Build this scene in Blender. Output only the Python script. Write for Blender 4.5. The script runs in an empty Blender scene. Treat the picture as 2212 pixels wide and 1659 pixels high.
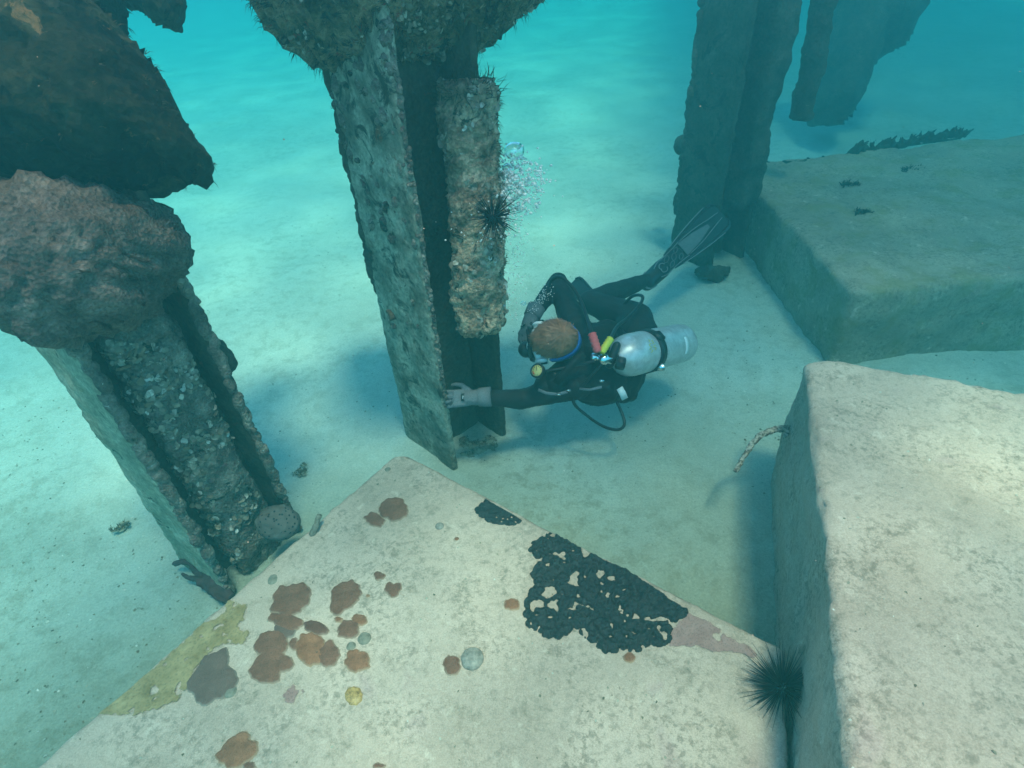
import bpy, bmesh, math, random
import numpy as np
from mathutils import Vector, Matrix, noise as mn
from mathutils.bvhtree import BVHTree

random.seed(7); rng = np.random.default_rng(7)
S = bpy.context.scene
COL = S.collection

# ------------------------------------------------------------------ camera
FPX, PITCH, ROLL, CAMZ = 1280.0, math.radians(38.3), math.radians(3.5), 1.9
FW = Vector((0, math.cos(PITCH), -math.sin(PITCH)))
_r0, _u0 = Vector((1, 0, 0)), Vector((0, math.sin(PITCH), math.cos(PITCH)))
RT = _r0 * math.cos(ROLL) - _u0 * math.sin(ROLL)
UP = _r0 * math.sin(ROLL) + _u0 * math.cos(ROLL)
CAM = Vector((0, 0, CAMZ))
cd = bpy.data.cameras.new("camera"); cam = bpy.data.objects.new("camera", cd); COL.objects.link(cam)
cd.sensor_fit = 'HORIZONTAL'; cd.sensor_width = 36.0; cd.lens = 36.0 * FPX / 2212.0
cd.clip_start = 0.02; cd.clip_end = 400.0
M = Matrix((RT, UP, -FW)).transposed().to_4x4(); M.translation = CAM
cam.matrix_world = M
S.camera = cam

# ------------------------------------------------------------------ light
SUN_DIR = Vector((0.12, -0.22, 1.0)).normalized()      # towards the sun
SUN_EL = math.asin(SUN_DIR.z); SUN_AZ = math.atan2(SUN_DIR.x, SUN_DIR.y)
w = bpy.data.worlds.new("World"); S.world = w; w.use_nodes = True
wt = w.node_tree; bg = wt.nodes['Background']
sky = wt.nodes.new('ShaderNodeTexSky'); sky.sky_type = 'NISHITA'; sky.sun_disc = False
sky.sun_elevation = SUN_EL; sky.sun_rotation = SUN_AZ
wt.links.new(sky.outputs[0], bg.inputs[0]); bg.inputs[1].default_value = 0.15
sd = bpy.data.lights.new("sun", 'SUN'); sd.energy = 3.2; sd.angle = math.radians(10.0); sd.color = (1.0, 0.63, 0.46)
sun = bpy.data.objects.new("sun", sd); COL.objects.link(sun)
sun.rotation_euler = (-SUN_DIR).to_track_quat('-Z', 'Y').to_euler(); sun.location = (2, -3, 9)
S.view_settings.view_transform = 'Standard'; S.view_settings.look = 'None'
S.view_settings.gamma = 1.0; S.view_settings.exposure = 2.08; S.view_settings.use_curve_mapping = False
S.render.engine = 'CYCLES'
cy = S.cycles
cy.use_denoising = True; cy.denoiser = 'OPENIMAGEDENOISE'; cy.max_bounces = 6; cy.diffuse_bounces = 3
cy.glossy_bounces = 3; cy.transparent_max_bounces = 12; cy.volume_bounces = 1; cy.transmission_bounces = 4
cy.caustics_reflective = False; cy.caustics_refractive = False; cy.sample_clamp_indirect = 6.0
cy.use_adaptive_sampling = False

# ------------------------------------------------------------------ haze (the sea water)
HAZE_DENSITY = 0.33
HAZE_COLOR = (0.032, 0.185, 0.190, 1)
HAZE_ABSORB = (0.018, 0.66, 0.685, 1)
HAZE_TOP = 2.08

# ================================================================== helpers
def U(px, py, z):
    d = FW + RT * ((px - 1106) / FPX) - UP * ((py - 829.5) / FPX)
    return CAM + d * ((z - CAMZ) / d.z)
def D(px, py, t):
    return CAM + (FW + RT * ((px - 1106) / FPX) - UP * ((py - 829.5) / FPX)) * t
def V(*a): return Vector(a)

class NT:
    def __init__(s, name):
        s.m = bpy.data.materials.new(name); s.m.use_nodes = True; s.t = s.m.node_tree
        s.b = s.t.nodes['Principled BSDF']; s.o = s.t.nodes['Material Output']
        s.tc = s.n('ShaderNodeTexCoord'); s.P = s.tc.outputs['Object']
    def n(s, typ, **k):
        x = s.t.nodes.new(typ)
        for a, v in k.items(): setattr(x, a, v)
        return x
    def l(s, a, b): s.t.links.new(a, b)
    def noise(s, scale, detail=5, rough=0.6, vec=None, dist=0.0):
        x = s.n('ShaderNodeTexNoise'); x.inputs['Scale'].default_value = scale
        x.inputs['Detail'].default_value = detail; x.inputs['Roughness'].default_value = rough
        x.inputs['Distortion'].default_value = dist
        s.l(vec or s.P, x.inputs['Vector']); return x.outputs['Fac']
    def voro(s, scale, feature='F1', vec=None, out='Distance', rand=1.0):
        x = s.n('ShaderNodeTexVoronoi', feature=feature); x.inputs['Scale'].default_value = scale
        x.inputs['Randomness'].default_value = rand
        s.l(vec or s.P, x.inputs['Vector']); return x.outputs[out]
    def ramp(s, fac, stops, interp='LINEAR'):
        x = s.n('ShaderNodeValToRGB'); x.color_ramp.interpolation = interp
        e = x.color_ramp.elements
        while len(e) < len(stops): e.new(0.5)
        for i, (p, c) in enumerate(stops):
            e[i].position = p
            e[i].color = (c, c, c, 1) if isinstance(c, (int, float)) else (*c[:3], 1)
        s.l(fac, x.inputs[0]); return x.outputs[0]
    def mix(s, fac, a, b, blend='MIX'):
        x = s.n('ShaderNodeMix', data_type='RGBA', blend_type=blend)
        for sock, v in ((x.inputs[0], fac), (x.inputs[6], a), (x.inputs[7], b)):
            if isinstance(v, (int, float)): sock.default_value = v
            elif isinstance(v, tuple): sock.default_value = (*v[:3], 1)
            else: s.l(v, sock)
        return x.outputs[2]
    def math(s, op, a, b=0.0, clamp=False):
        x = s.n('ShaderNodeMath', operation=op, use_clamp=clamp)
        for sock, v in ((x.inputs[0], a), (x.inputs[1], b)):
            if isinstance(v, (int, float)): sock.default_value = v
            else: s.l(v, sock)
        return x.outputs[0]
    def bump(s, h, strength=0.5, dist=0.01):
        x = s.n('ShaderNodeBump'); x.inputs['Strength'].default_value = strength; x.inputs['Distance'].default_value = dist
        s.l(h, x.inputs['Height']); s.l(x.outputs[0], s.b.inputs['Normal'])
    def col(s, c): 
        if isinstance(c, tuple): s.b.inputs['Base Color'].default_value = (*c[:3], 1)
        else: s.l(c, s.b.inputs['Base Color'])
    def rough(s, r, spec=0.3, metal=0.0):
        s.b.inputs['Roughness'].default_value = r; s.b.inputs['Specular IOR Level'].default_value = spec
        s.b.inputs['Metallic'].default_value = metal

def plain(name, c, r=0.6, spec=0.3, metal=0.0, var=0.15, scale=40, bump=0.0):
    k = NT(name); n = k.noise(scale)
    a = tuple(x * (1 - var) for x in c); b = tuple(min(1, x * (1 + var)) for x in c)
    k.col(k.ramp(n, [(0.3, a), (0.7, b)])); k.rough(r, spec, metal)
    if bump: k.bump(n, bump, 0.003)
    return k.m

def fouling(name, base, spots, scale=9.0, bump=0.8, dist=0.012, rough=0.9):
    """base: list of ramp stops over a coarse noise; spots: (colour, scale, threshold, softness)"""
    k = NT(name)
    n = k.noise(scale, 8, 0.65); c = k.ramp(n, base)
    fine = k.noise(scale * 9, 4, 0.7)
    c = k.mix(0.75, c, k.ramp(fine, [(0.3, (0.45, 0.45, 0.45)), (0.5, (0.95, 0.95, 0.95)), (0.72, (1.5, 1.5, 1.5))]), 'MULTIPLY')
    for sc, ss, th, so in spots:
        f = k.ramp(k.noise(ss, 8, 0.72, dist=0.9), [(th, 0.0), (min(0.99, th + so), 1.0)])
        c = k.mix(f, c, sc)
    k.col(c); k.rough(rough, 0.15)
    h = k.math('ADD', k.math('MULTIPLY', k.noise(scale * 2.5, 8, 0.7), 1.0), k.math('MULTIPLY', k.voro(scale * 7), 0.5))
    k.bump(h, bump, dist); return k.m

def set_props(o, label=None, cat=None, group=None, kind=None):
    if label: o['label'] = label
    if cat: o['category'] = cat
    if group: o['group'] = group
    if kind: o['kind'] = kind
    return o

def thing(name, label, cat, loc, group=None):
    o = bpy.data.objects.new(name, None); COL.objects.link(o); o.location = loc
    o.empty_display_size = 0.05
    return set_props(o, label, cat, group)

def _origin(o):
    v = Vector((0, 0, 0))
    while o is not None: v += o.location; o = o.parent
    return v

def link(name, me, mats, parent=None, smooth=True, base=None, label=None, cat=None, group=None, kind=None):
    """me has world-space coordinates; becomes ONE object whose origin is its base (or its parent's origin)"""
    o = bpy.data.objects.new(name, me); COL.objects.link(o)
    if not isinstance(mats, (list, tuple)): mats = [mats]
    for m in mats: me.materials.append(m)
    n = len(me.vertices); co = np.empty(n * 3, np.float32); me.vertices.foreach_get('co', co); co = co.reshape(-1, 3)
    if parent is not None:
        org = _origin(parent); o.parent = parent
    else:
        org = Vector(base) if base else Vector((float((co[:, 0].min() + co[:, 0].max()) / 2), float((co[:, 1].min() + co[:, 1].max()) / 2), float(co[:, 2].min())))
        o.location = org
    co -= np.array(org, np.float32); me.vertices.foreach_set('co', co.ravel())
    if smooth: me.polygons.foreach_set('use_smooth', [True] * len(me.polygons))
    me.update()
    return set_props(o, label, cat, group, kind)

def b2m(bm):
    me = bpy.data.meshes.new('mesh'); bm.normal_update(); bm.to_mesh(me); bm.free(); return me

def arr2m(v, f):
    me = bpy.data.meshes.new('mesh'); me.from_pydata([tuple(x) for x in v], [], [tuple(x) for x in f]); me.update(); return me

def remesh(me, voxel, smooth=0, it=0.5):
    o = bpy.data.objects.new('tmp', me); COL.objects.link(o)
    md = o.modifiers.new('r', 'REMESH'); md.mode = 'VOXEL'; md.voxel_size = voxel; md.adaptivity = 0
    if smooth:
        sm = o.modifiers.new('s', 'SMOOTH'); sm.iterations = smooth; sm.factor = it
    dg = bpy.context.evaluated_depsgraph_get(); dg.update()
    r = bpy.data.meshes.new_from_object(o.evaluated_get(dg), depsgraph=dg)
    bpy.data.objects.remove(o); r.materials.clear(); return r

def frac(p, octv=4, rough=0.55):
    a, s, t = 1.0, 0.0, Vector(p)
    for _ in range(octv):
        s += a * mn.noise(t); a *= rough; t = t * 2.03 + Vector((3.1, 7.7, 1.3))
    return s

def displace(me, layers, seed=0.0):
    """layers: (amplitude, frequency, octaves, kind) along vertex normals"""
    me.update(); off = Vector((seed * 13.7, seed * 7.1, seed * 3.3))
    nrm = [v.normal.copy() for v in me.vertices]
    for v, nn in zip(me.vertices, nrm):
        d = 0.0
        for amp, fr, oc, kd in layers:
            p = v.co * fr + off
            if kd == 'n': d += amp * frac(p, oc)
            elif kd == 'r': d += amp * (0.28 - abs(frac(p, oc)))
            elif kd == 'c': d += amp * (0.5 - mn.voronoi(p)[0][0])
        v.co = v.co + nn * d
    me.update(); return me

def basis(z, x=None):
    z = Vector(z).normalized()
    x = Vector(x) if x is not None else (Vector((0, 0, 1)) if abs(z.z) < 0.9 else Vector((1, 0, 0)))
    x = (x - z * x.dot(z)).normalized(); y = z.cross(x)
    return Matrix((x, y, z)).transposed()

def ellipsoid(bm, c, r, rot=None, sub=3):
    m = Matrix.Translation(c) @ (rot.to_4x4() if rot is not None else Matrix.Identity(4)) @ Matrix.Diagonal((*r, 1))
    return bmesh.ops.create_icosphere(bm, subdivisions=sub, radius=1.0, matrix=m)['verts']

def ring_loft(bm, rings, cap=True):
    vs = [[bm.verts.new(p) for p in r] for r in rings]
    n = len(rings[0])
    for a, b in zip(vs[:-1], vs[1:]):
        for i in range(n): bm.faces.new((a[i], a[(i + 1) % n], b[(i + 1) % n], b[i]))
    if cap:
        bm.faces.new(vs[0][::-1]); bm.faces.new(vs[-1])
    return vs

def capsule(bm, p0, r0, p1, r1, seg=14, flat=1.0, xdir=None):
    """tapered limb with round ends; flat squeezes one axis"""
    p0, p1 = Vector(p0), Vector(p1); B = basis(p1 - p0, xdir); L = (p1 - p0).length
    rings = []
    for k in range(5):
        a = math.pi / 2 * (1 - k / 4.0); rings.append((-math.sin(a) * r0, max(0.02 * r0, math.cos(a) * r0)))
    for k in range(5):
        a = math.pi / 2 * k / 4.0; rings.append((L + math.sin(a) * r1, max(0.02 * r1, math.cos(a) * r1)))
    ring_loft(bm, [[p0 + B @ Vector((math.cos(t) * rr, math.sin(t) * rr * flat, zz)) for t in [2 * math.pi * i / seg for i in range(seg)]] for zz, rr in rings])

def tube(bm, pts, r, seg=8, cap=True, smooth=True, steps=6):
    pts = [Vector(p) for p in pts]
    rs = list(r) if isinstance(r, (list, tuple)) else [r] * len(pts)
    if smooth and len(pts) > 2:
        q, rq = [], []
        P = [pts[0] * 2 - pts[1]] + pts + [pts[-1] * 2 - pts[-2]]
        for i in range(1, len(P) - 2):
            for k in range(steps):
                t = k / steps; a, b, c, d = P[i - 1], P[i], P[i + 1], P[i + 2]
                q.append(0.5 * ((2 * b) + (c - a) * t + (2 * a - 5 * b + 4 * c - d) * t * t + (3 * b - a - 3 * c + d) * t ** 3))
                rq.append(rs[i - 1] * (1 - t) + rs[i] * t)
        q.append(pts[-1]); rq.append(rs[-1]); pts, rs = q, rq
    up = None; rings = []
    for i, p in enumerate(pts):
        d = (pts[min(i + 1, len(pts) - 1)] - pts[max(i - 1, 0)]).normalized()
        B = basis(d, up); up = B.col[0].copy()
        rings.append([p + B @ Vector((math.cos(t) * rs[i], math.sin(t) * rs[i], 0)) for t in [2 * math.pi * j / seg for j in range(seg)]])
    ring_loft(bm, rings, cap)

def rough_prism(corners, z0, z1, r, step, bilin=True):
    """rounded box over a quad footprint (4 xy corners, counter-clockwise), dense grid; corners may be (bottom4, top4) for a leaning solid"""
    if len(corners) == 2: bot, top = corners
    else: bot = top = corners
    bot = [Vector((*c[:2], z0)) for c in bot]; top = [Vector((*c[:2], z1)) for c in top]
    Lx = ((top[1] - top[0]).length + (top[2] - top[3]).length) / 2
    Ly = ((top[3] - top[0]).length + (top[2] - top[1]).length) / 2
    Lz = z1 - z0; L = (Lx, Ly, Lz)
    verts, faces = [], []
    def lin(l):
        n = max(2, int(round(l / step))); return np.linspace(0, l, n + 1)
    for ax in range(3):
        a, b = [(1, 2), (2, 0), (0, 1)][ax]
        A, Bv = lin(L[a]), lin(L[b])
        for side in (0, 1):
            s0 = len(verts)
            for u in A:
                for v in Bv:
                    p = [0, 0, 0]; p[ax] = L[ax] * side; p[a] = u; p[b] = v
                    c = [min(max(p[i], r), L[i] - r) for i in range(3)]
                    d = [p[i] - c[i] for i in range(3)]; n = math.sqrt(sum(x * x for x in d))
                    if n > 1e-9: p = [c[i] + d[i] / n * r for i in range(3)]
                    x, y, z = p[0] / Lx, p[1] / Ly, p[2] / Lz
                    lo = (bot[0] * (1 - x) + bot[1] * x) * (1 - y) + (bot[3] * (1 - x) + bot[2] * x) * y
                    hi = (top[0] * (1 - x) + top[1] * x) * (1 - y) + (top[3] * (1 - x) + top[2] * x) * y
                    verts.append(lo * (1 - z) + hi * z)
            nb = len(Bv)
            for i in range(len(A) - 1):
                for j in range(nb - 1):
                    q = (s0 + i * nb + j, s0 + (i + 1) * nb + j, s0 + (i + 1) * nb + j + 1, s0 + i * nb + j + 1)
                    faces.append(q if side else q[::-1])
    me = arr2m(verts, faces)
    bm = bmesh.new(); bm.from_mesh(me); bmesh.ops.remove_doubles(bm, verts=bm.verts, dist=step * 0.15)
    bmesh.ops.recalc_face_normals(bm, faces=bm.faces); bpy.data.meshes.remove(me)
    return b2m(bm)

def sdf(poly, X, Y):
    """signed distance (inside > 0) of points to a polygon, numpy"""
    P = np.array(poly, float); Q = np.roll(P, -1, 0)
    d = np.full(X.shape, 1e9); ins = np.zeros(X.shape, bool)
    for (ax, ay), (bx, by) in zip(P, Q):
        ex, ey = bx - ax, by - ay; t = np.clip(((X - ax) * ex + (Y - ay) * ey) / (ex * ex + ey * ey + 1e-12), 0, 1)
        d = np.minimum(d, np.hypot(X - ax - t * ex, Y - ay - t * ey))
        c = ((ay > Y) != (by > Y)) & (X < (bx - ax) * (Y - ay) / (by - ay + 1e-12) + ax)
        ins ^= c
    return np.where(ins, d, -d)

def inflate(outline_px, depth, thick, step=0.012, soft=0.08, tilt=None):
    """solid whose outline is given on a plane facing the camera at a depth; rounded front and back, +-thick"""
    k = depth / FPX
    o = [((x - 1106) * k, -(y - 829.5) * k) for x, y in outline_px]
    xs = [p[0] for p in o]; ys = [p[1] for p in o]
    gx = np.arange(min(xs) - 2 * step, max(xs) + 2 * step, step); gy = np.arange(min(ys) - 2 * step, max(ys) + 2 * step, step)
    X, Y = np.meshgrid(gx, gy, indexing='ij'); f = sdf(o, X, Y)
    t = np.clip(f / soft, 0, 1); h = thick * np.sqrt(np.clip(1 - (1 - t) ** 2, 0, 1))
    cell = (f[:-1, :-1] > 0) | (f[1:, :-1] > 0) | (f[:-1, 1:] > 0) | (f[1:, 1:] > 0)
    idx = -np.ones((2,) + X.shape, int); verts = []; faces = []
    def vid(s, i, j):
        if idx[s, i, j] < 0:
            z = h[i, j] * (1 if s == 0 else -1)
            if tilt: z += (tilt[0] * (X[i, j] - np.mean(xs)) + tilt[1] * (Y[i, j] - np.mean(ys)))
            verts.append(CAM + RT * X[i, j] + UP * Y[i, j] + FW * (depth - z))
            idx[s, i, j] = len(verts) - 1
            if h[i, j] == 0: idx[1 - s, i, j] = idx[s, i, j]
        return idx[s, i, j]
    for i, j in zip(*np.nonzero(cell)):
        q = [(i, j), (i + 1, j), (i + 1, j + 1), (i, j + 1)]
        a = [vid(0, *c) for c in q]; b = [vid(1, *c) for c in q]
        if a != b:
            faces.append(a); faces.append(b[::-1])
    for v in verts: v.z = min(v.z, 1.98 + 0.02 * math.sin(v.x * 9))
    return arr2m(verts, faces)

def box(bm, c, sz, rot=None, bev=0.0):
    m = Matrix.Translation(c) @ (rot.to_4x4() if rot is not None else Matrix.Identity(4)) @ Matrix.Diagonal((*sz, 1))
    r = bmesh.ops.create_cube(bm, size=1.0, matrix=m)
    if bev:
        es = list({e for v in r['verts'] for e in v.link_edges})
        bmesh.ops.bevel(bm, geom=es, offset=bev, segments=2, affect='EDGES')

def samples_on(me, n, keep=None, seed=1):
    """random points with normals on a mesh (world coords, before link)"""
    r = random.Random(seed); polys = list(me.polygons); out = []
    areas = np.array([p.area for p in polys]); cum = np.cumsum(areas); tries = 0
    while len(out) < n and tries < n * 30:
        tries += 1
        p = polys[int(np.searchsorted(cum, r.random() * cum[-1]))]
        vs = [me.vertices[i].co for i in p.vertices]; a, b = r.random(), r.random()
        if a + b > 1: a, b = 1 - a, 1 - b
        q = vs[0] + (vs[1] - vs[0]) * a + (vs[2] - vs[0]) * b
        if keep is None or keep(q, p.normal): out.append((q, p.normal.copy()))
    return out

def main_piece(me):
    bm = bmesh.new(); bm.from_mesh(me); bm.verts.ensure_lookup_table(); seen = set(); best = []
    for v in bm.verts:
        if v.index in seen: continue
        st, comp = [v], []; seen.add(v.index)
        while st:
            a = st.pop(); comp.append(a)
            for e in a.link_edges:
                b = e.other_vert(a)
                if b.index not in seen: seen.add(b.index); st.append(b)
        if len(comp) > len(best): best = comp
    bs = set(best); bmesh.ops.delete(bm, geom=[v for v in bm.verts if v not in bs], context='VERTS')
    bpy.data.meshes.remove(me); return b2m(bm)

def tufts(pts, ln, wd, per=5, seed=3, droop=0.3, spread=0.8):
    r = random.Random(seed); v, f = [], []
    for p, n in pts:
        for _ in range(per):
            d = (n + Vector((r.uniform(-1, 1), r.uniform(-1, 1), r.uniform(-1, 1))) * spread).normalized()
            l = ln * r.uniform(0.4, 1.2); s = d.cross(Vector((r.uniform(-1, 1), r.uniform(-1, 1), r.uniform(-1, 1)))).normalized() * wd * r.uniform(.6, 1.2)
            q = p + Vector((r.uniform(-1, 1), r.uniform(-1, 1), r.uniform(-1, 1))) * ln * 0.25
            m = q + d * l * 0.55; e = q + d * l - Vector((0, 0, droop * l)) + Vector((r.uniform(-1, 1), r.uniform(-1, 1), 0)) * l * .2
            k = len(v); v += [q - s, q + s, m - s * .7, m + s * .7, e]
            f += [(k, k + 1, k + 3, k + 2), (k + 2, k + 3, k + 4)]
    return arr2m(v, f)

def shells(pts, r0, r1, seed=5, stand=0.5):
    """little curled oyster plates standing off a surface"""
    r = random.Random(seed); v, f = [], []
    for p, n in pts:
        nn = (n + Vector((r.uniform(-1, 1), r.uniform(-1, 1), r.uniform(-1, 1))) * stand).normalized()
        B = basis(nn, Vector((r.uniform(-1, 1), r.uniform(-1, 1), r.uniform(-1, 1)))); R = r.uniform(r0, r1); N = 9; k = len(v)
        a0 = r.uniform(0.7, 1.0); v.append(p + nn * R * .25)
        for ring, (rr, hh) in enumerate(((0.55, 0.30), (1.0, 0.12 + r.uniform(0, .35)))):
            for i in range(N):
                t = 2 * math.pi * i / N; w_ = rr * R * (1 + 0.25 * r.uniform(-1, 1))
                v.append(p + B @ Vector((math.cos(t) * w_, math.sin(t) * w_ * a0, hh * R * (1 + .4 * r.uniform(-1, 1)))))
        for i in range(N):
            j = (i + 1) % N
            f.append((k, k + 1 + i, k + 1 + j)); f.append((k + 1 + i, k + 1 + N + i, k + 1 + N + j, k + 1 + j))
    return arr2m(v, f)

# ================================================================== materials
def mat_sand():
    k = NT('sand')
    c = k.ramp(k.noise(1.3, 6, 0.6), [(0.35, (0.42, 0.44, 0.37)), (0.65, (0.48, 0.50, 0.43))])
    sp = k.n('ShaderNodeSeparateXYZ'); k.l(k.P, sp.inputs[0])
    zone = k.math('ADD', k.math('ADD', k.math('MULTIPLY', sp.outputs['Y'], -1.0), k.math('MULTIPLY', sp.outputs['X'], .10)), k.math('MULTIPLY', k.noise(1.1, 5, .65), 1.6))
    zone = k.ramp(k.math('MULTIPLY', k.math('ADD', zone, 2.6), .25), [(0.30, 0.0), (0.62, 1.0)])
    deb = k.math('MULTIPLY', k.ramp(k.noise(14, 6, 0.75), [(0.48, 0.0), (0.60, 1.0)]), k.ramp(k.noise(0.9, 3, 0.5), [(0.38, 0.25), (0.58, 1.0)]))
    c = k.mix(k.math('MULTIPLY', deb, k.math('ADD', k.math('MULTIPLY', zone, .62), .36)), c, (0.22, 0.20, 0.14))
    pat = k.ramp(k.noise(2.0, 7, 0.75), [(0.44, 0.0), (0.60, 0.65)])
    c = k.mix(k.math('MULTIPLY', pat, k.math('ADD', k.math('MULTIPLY', zone, .8), .2)), c, (0.36, 0.33, 0.25))
    c = k.mix(k.math('MULTIPLY', zone, .75), c, (0.225, 0.215, 0.155))
    c = k.mix(0.5, c, k.ramp(k.noise(120, 3, 0.6), [(0.3, (0.7, 0.7, 0.7)), (0.7, (1.25, 1.25, 1.25))]), 'MULTIPLY')
    spk = k.ramp(k.voro(34), [(0.0, 1.0), (0.13, 0.0)])
    c = k.mix(k.math('MULTIPLY', spk, k.ramp(k.noise(5), [(0.40, 0.0), (0.55, 1.0)])), c, (0.12, 0.11, 0.08))
    k.col(c); k.rough(0.95, 0.05)
    k.bump(k.math('ADD', k.noise(22, 6, 0.7), k.math('MULTIPLY', k.noise(160, 2), 0.25)), 0.55, 0.02)
    return k.m

def mat_concrete(name, a, b, dirt=(0.10, 0.078, 0.052), amount=0.55, yellow=0.0):
    k = NT(name)
    c = k.ramp(k.noise(2.6, 7, 0.62), [(0.34, a), (0.62, b)])
    # fine sediment grain and turf algae speckle
    tf = k.math('MULTIPLY', k.ramp(k.noise(58, 6, 0.75, dist=0.2), [(0.475, 0.0), (0.60, 1.0)]), k.ramp(k.noise(5.5, 5, 0.65), [(0.36, 0.10), (0.60, 1.0)]))
    c = k.mix(k.math('MULTIPLY', tf, amount), c, dirt)
    bl = k.ramp(k.noise(11, 8, 0.75, dist=0.1), [(0.54, 0.0), (0.72, 1.0)])
    c = k.mix(k.math('MULTIPLY', bl, 0.55), c, tuple(x * 1.6 for x in dirt))
    wh = k.ramp(k.noise(19, 5, 0.65), [(0.60, 0.0), (0.74, 0.55)])
    c = k.mix(wh, c, (0.70, 0.56, 0.45))
    pk = k.ramp(k.noise(4.0, 3, 0.5, dist=1.0), [(0.66, 0.0), (0.75, 0.35)])
    c = k.mix(pk, c, (0.36, 0.22, 0.22))
    dots = k.math('MULTIPLY', k.ramp(k.voro(85), [(0.0, 1.0), (0.14, 0.0)]), k.ramp(k.noise(7), [(0.45, 0.0), (0.6, 1.0)]))
    c = k.mix(k.math('MULTIPLY', dots, 0.7), c, (0.07, 0.065, 0.05))
    c = k.mix(0.6, c, k.ramp(k.noise(230, 3, 0.6), [(0.3, (0.72, 0.72, 0.72)), (0.7, (1.25, 1.25, 1.25))]), 'MULTIPLY')
    if yellow:
        yl = k.ramp(k.noise(6, 5, 0.7), [(0.5, 0.0), (0.62, yellow)])
        c = k.mix(yl, c, (0.20, 0.17, 0.06))
    k.col(c); k.rough(0.92, 0.08)
    h = k.math('ADD', k.noise(48, 8, 0.72), k.math('MULTIPLY', k.noise(200, 3), 0.4))
    k.bump(h, 0.55, 0.008); return k.m

MS = mat_sand()
M_CON = mat_concrete('bare_concrete', (0.39, 0.285, 0.222), (0.53, 0.39, 0.31))
M_CON2 = mat_concrete('silted_concrete', (0.39, 0.285, 0.218), (0.52, 0.39, 0.305), amount=0.55)
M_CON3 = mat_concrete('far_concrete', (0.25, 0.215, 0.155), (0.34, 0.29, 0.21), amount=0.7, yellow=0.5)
M_STEEL = fouling('fouled_steel', [(0.3, (0.08, 0.075, 0.05)), (0.46, (0.19, 0.18, 0.13)), (0.55, (0.33, 0.31, 0.23)), (0.75, (0.44, 0.41, 0.31))],
                  [((0.045, 0.043, 0.03), 10, 0.53, 0.09), ((0.17, 0.075, 0.035), 15, 0.60, 0.08), ((0.42, 0.38, 0.31), 30, 0.64, 0.06), ((0.03, 0.028, 0.02), 34, 0.60, 0.06)], scale=6, bump=0.7)
M_STEEL_L = fouling('greenish_steel', [(0.3, (0.17, 0.15, 0.10)), (0.5, (0.29, 0.27, 0.18)), (0.7, (0.42, 0.38, 0.27))],
                    [((0.05, 0.05, 0.035), 9, 0.60, 0.05), ((0.22, 0.17, 0.07), 14, 0.62, 0.05)], scale=7, bump=0.5)
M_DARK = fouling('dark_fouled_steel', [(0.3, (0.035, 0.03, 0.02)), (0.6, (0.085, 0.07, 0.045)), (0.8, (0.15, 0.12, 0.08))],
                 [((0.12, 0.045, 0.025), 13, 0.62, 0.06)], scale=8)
M_POST = fouling('oyster_crust', [(0.28, (0.09, 0.065, 0.04)), (0.44, (0.28, 0.19, 0.12)), (0.56, (0.48, 0.34, 0.22)), (0.75, (0.66, 0.50, 0.35))],
                 [((0.035, 0.04, 0.025), 13, 0.55, 0.06), ((0.28, 0.13, 0.07), 17, 0.60, 0.06), ((0.58, 0.54, 0.44), 30, 0.66, 0.05)], scale=11, bump=1.0, dist=0.02)
M_CORE = fouling('oyster_wall', [(0.28, (0.06, 0.05, 0.04)), (0.5, (0.19, 0.155, 0.12)), (0.72, (0.38, 0.33, 0.26))],
                 [((0.18, 0.10, 0.09), 12, 0.58, 0.08), ((0.03, 0.035, 0.025), 9, 0.56, 0.06), ((0.55, 0.55, 0.50), 38, 0.64, 0.04)], scale=14, bump=1.0, dist=0.018)
M_CAP = fouling('reef_crust', [(0.28, (0.04, 0.05, 0.02)), (0.44, (0.13, 0.11, 0.055)), (0.56, (0.34, 0.24, 0.14)), (0.75, (0.55, 0.40, 0.26))],
                [((0.025, 0.03, 0.018), 9, 0.54, 0.05), ((0.34, 0.06, 0.035), 14, 0.60, 0.05), ((0.62, 0.48, 0.32), 21, 0.62, 0.06)], scale=12, bump=1.0, dist=0.025)
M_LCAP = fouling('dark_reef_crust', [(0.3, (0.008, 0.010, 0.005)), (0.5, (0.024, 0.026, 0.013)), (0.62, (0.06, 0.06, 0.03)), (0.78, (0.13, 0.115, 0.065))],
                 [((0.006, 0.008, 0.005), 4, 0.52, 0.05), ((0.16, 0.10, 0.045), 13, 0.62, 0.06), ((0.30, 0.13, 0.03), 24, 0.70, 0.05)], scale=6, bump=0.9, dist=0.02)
M_BROWN = fouling('brown_sponge', [(0.28, (0.07, 0.055, 0.042)), (0.5, (0.18, 0.135, 0.105)), (0.72, (0.33, 0.255, 0.20))],
                  [((0.06, 0.045, 0.035), 12, 0.60, 0.08)], scale=13, bump=1.0, dist=0.022)
M_FARST = fouling('far_fouled_steel', [(0.3, (0.03, 0.032, 0.02)), (0.6, (0.07, 0.065, 0.045)), (0.8, (0.13, 0.12, 0.085))], [((0.02, 0.02, 0.015), 6, 0.55, 0.06)], scale=6)
M_FAR = fouling('far_crust', [(0.3, (0.03, 0.032, 0.02)), (0.6, (0.08, 0.07, 0.05)), (0.8, (0.16, 0.14, 0.10))],
                [((0.36, 0.33, 0.25), 15, 0.66, 0.06)], scale=8)
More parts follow.
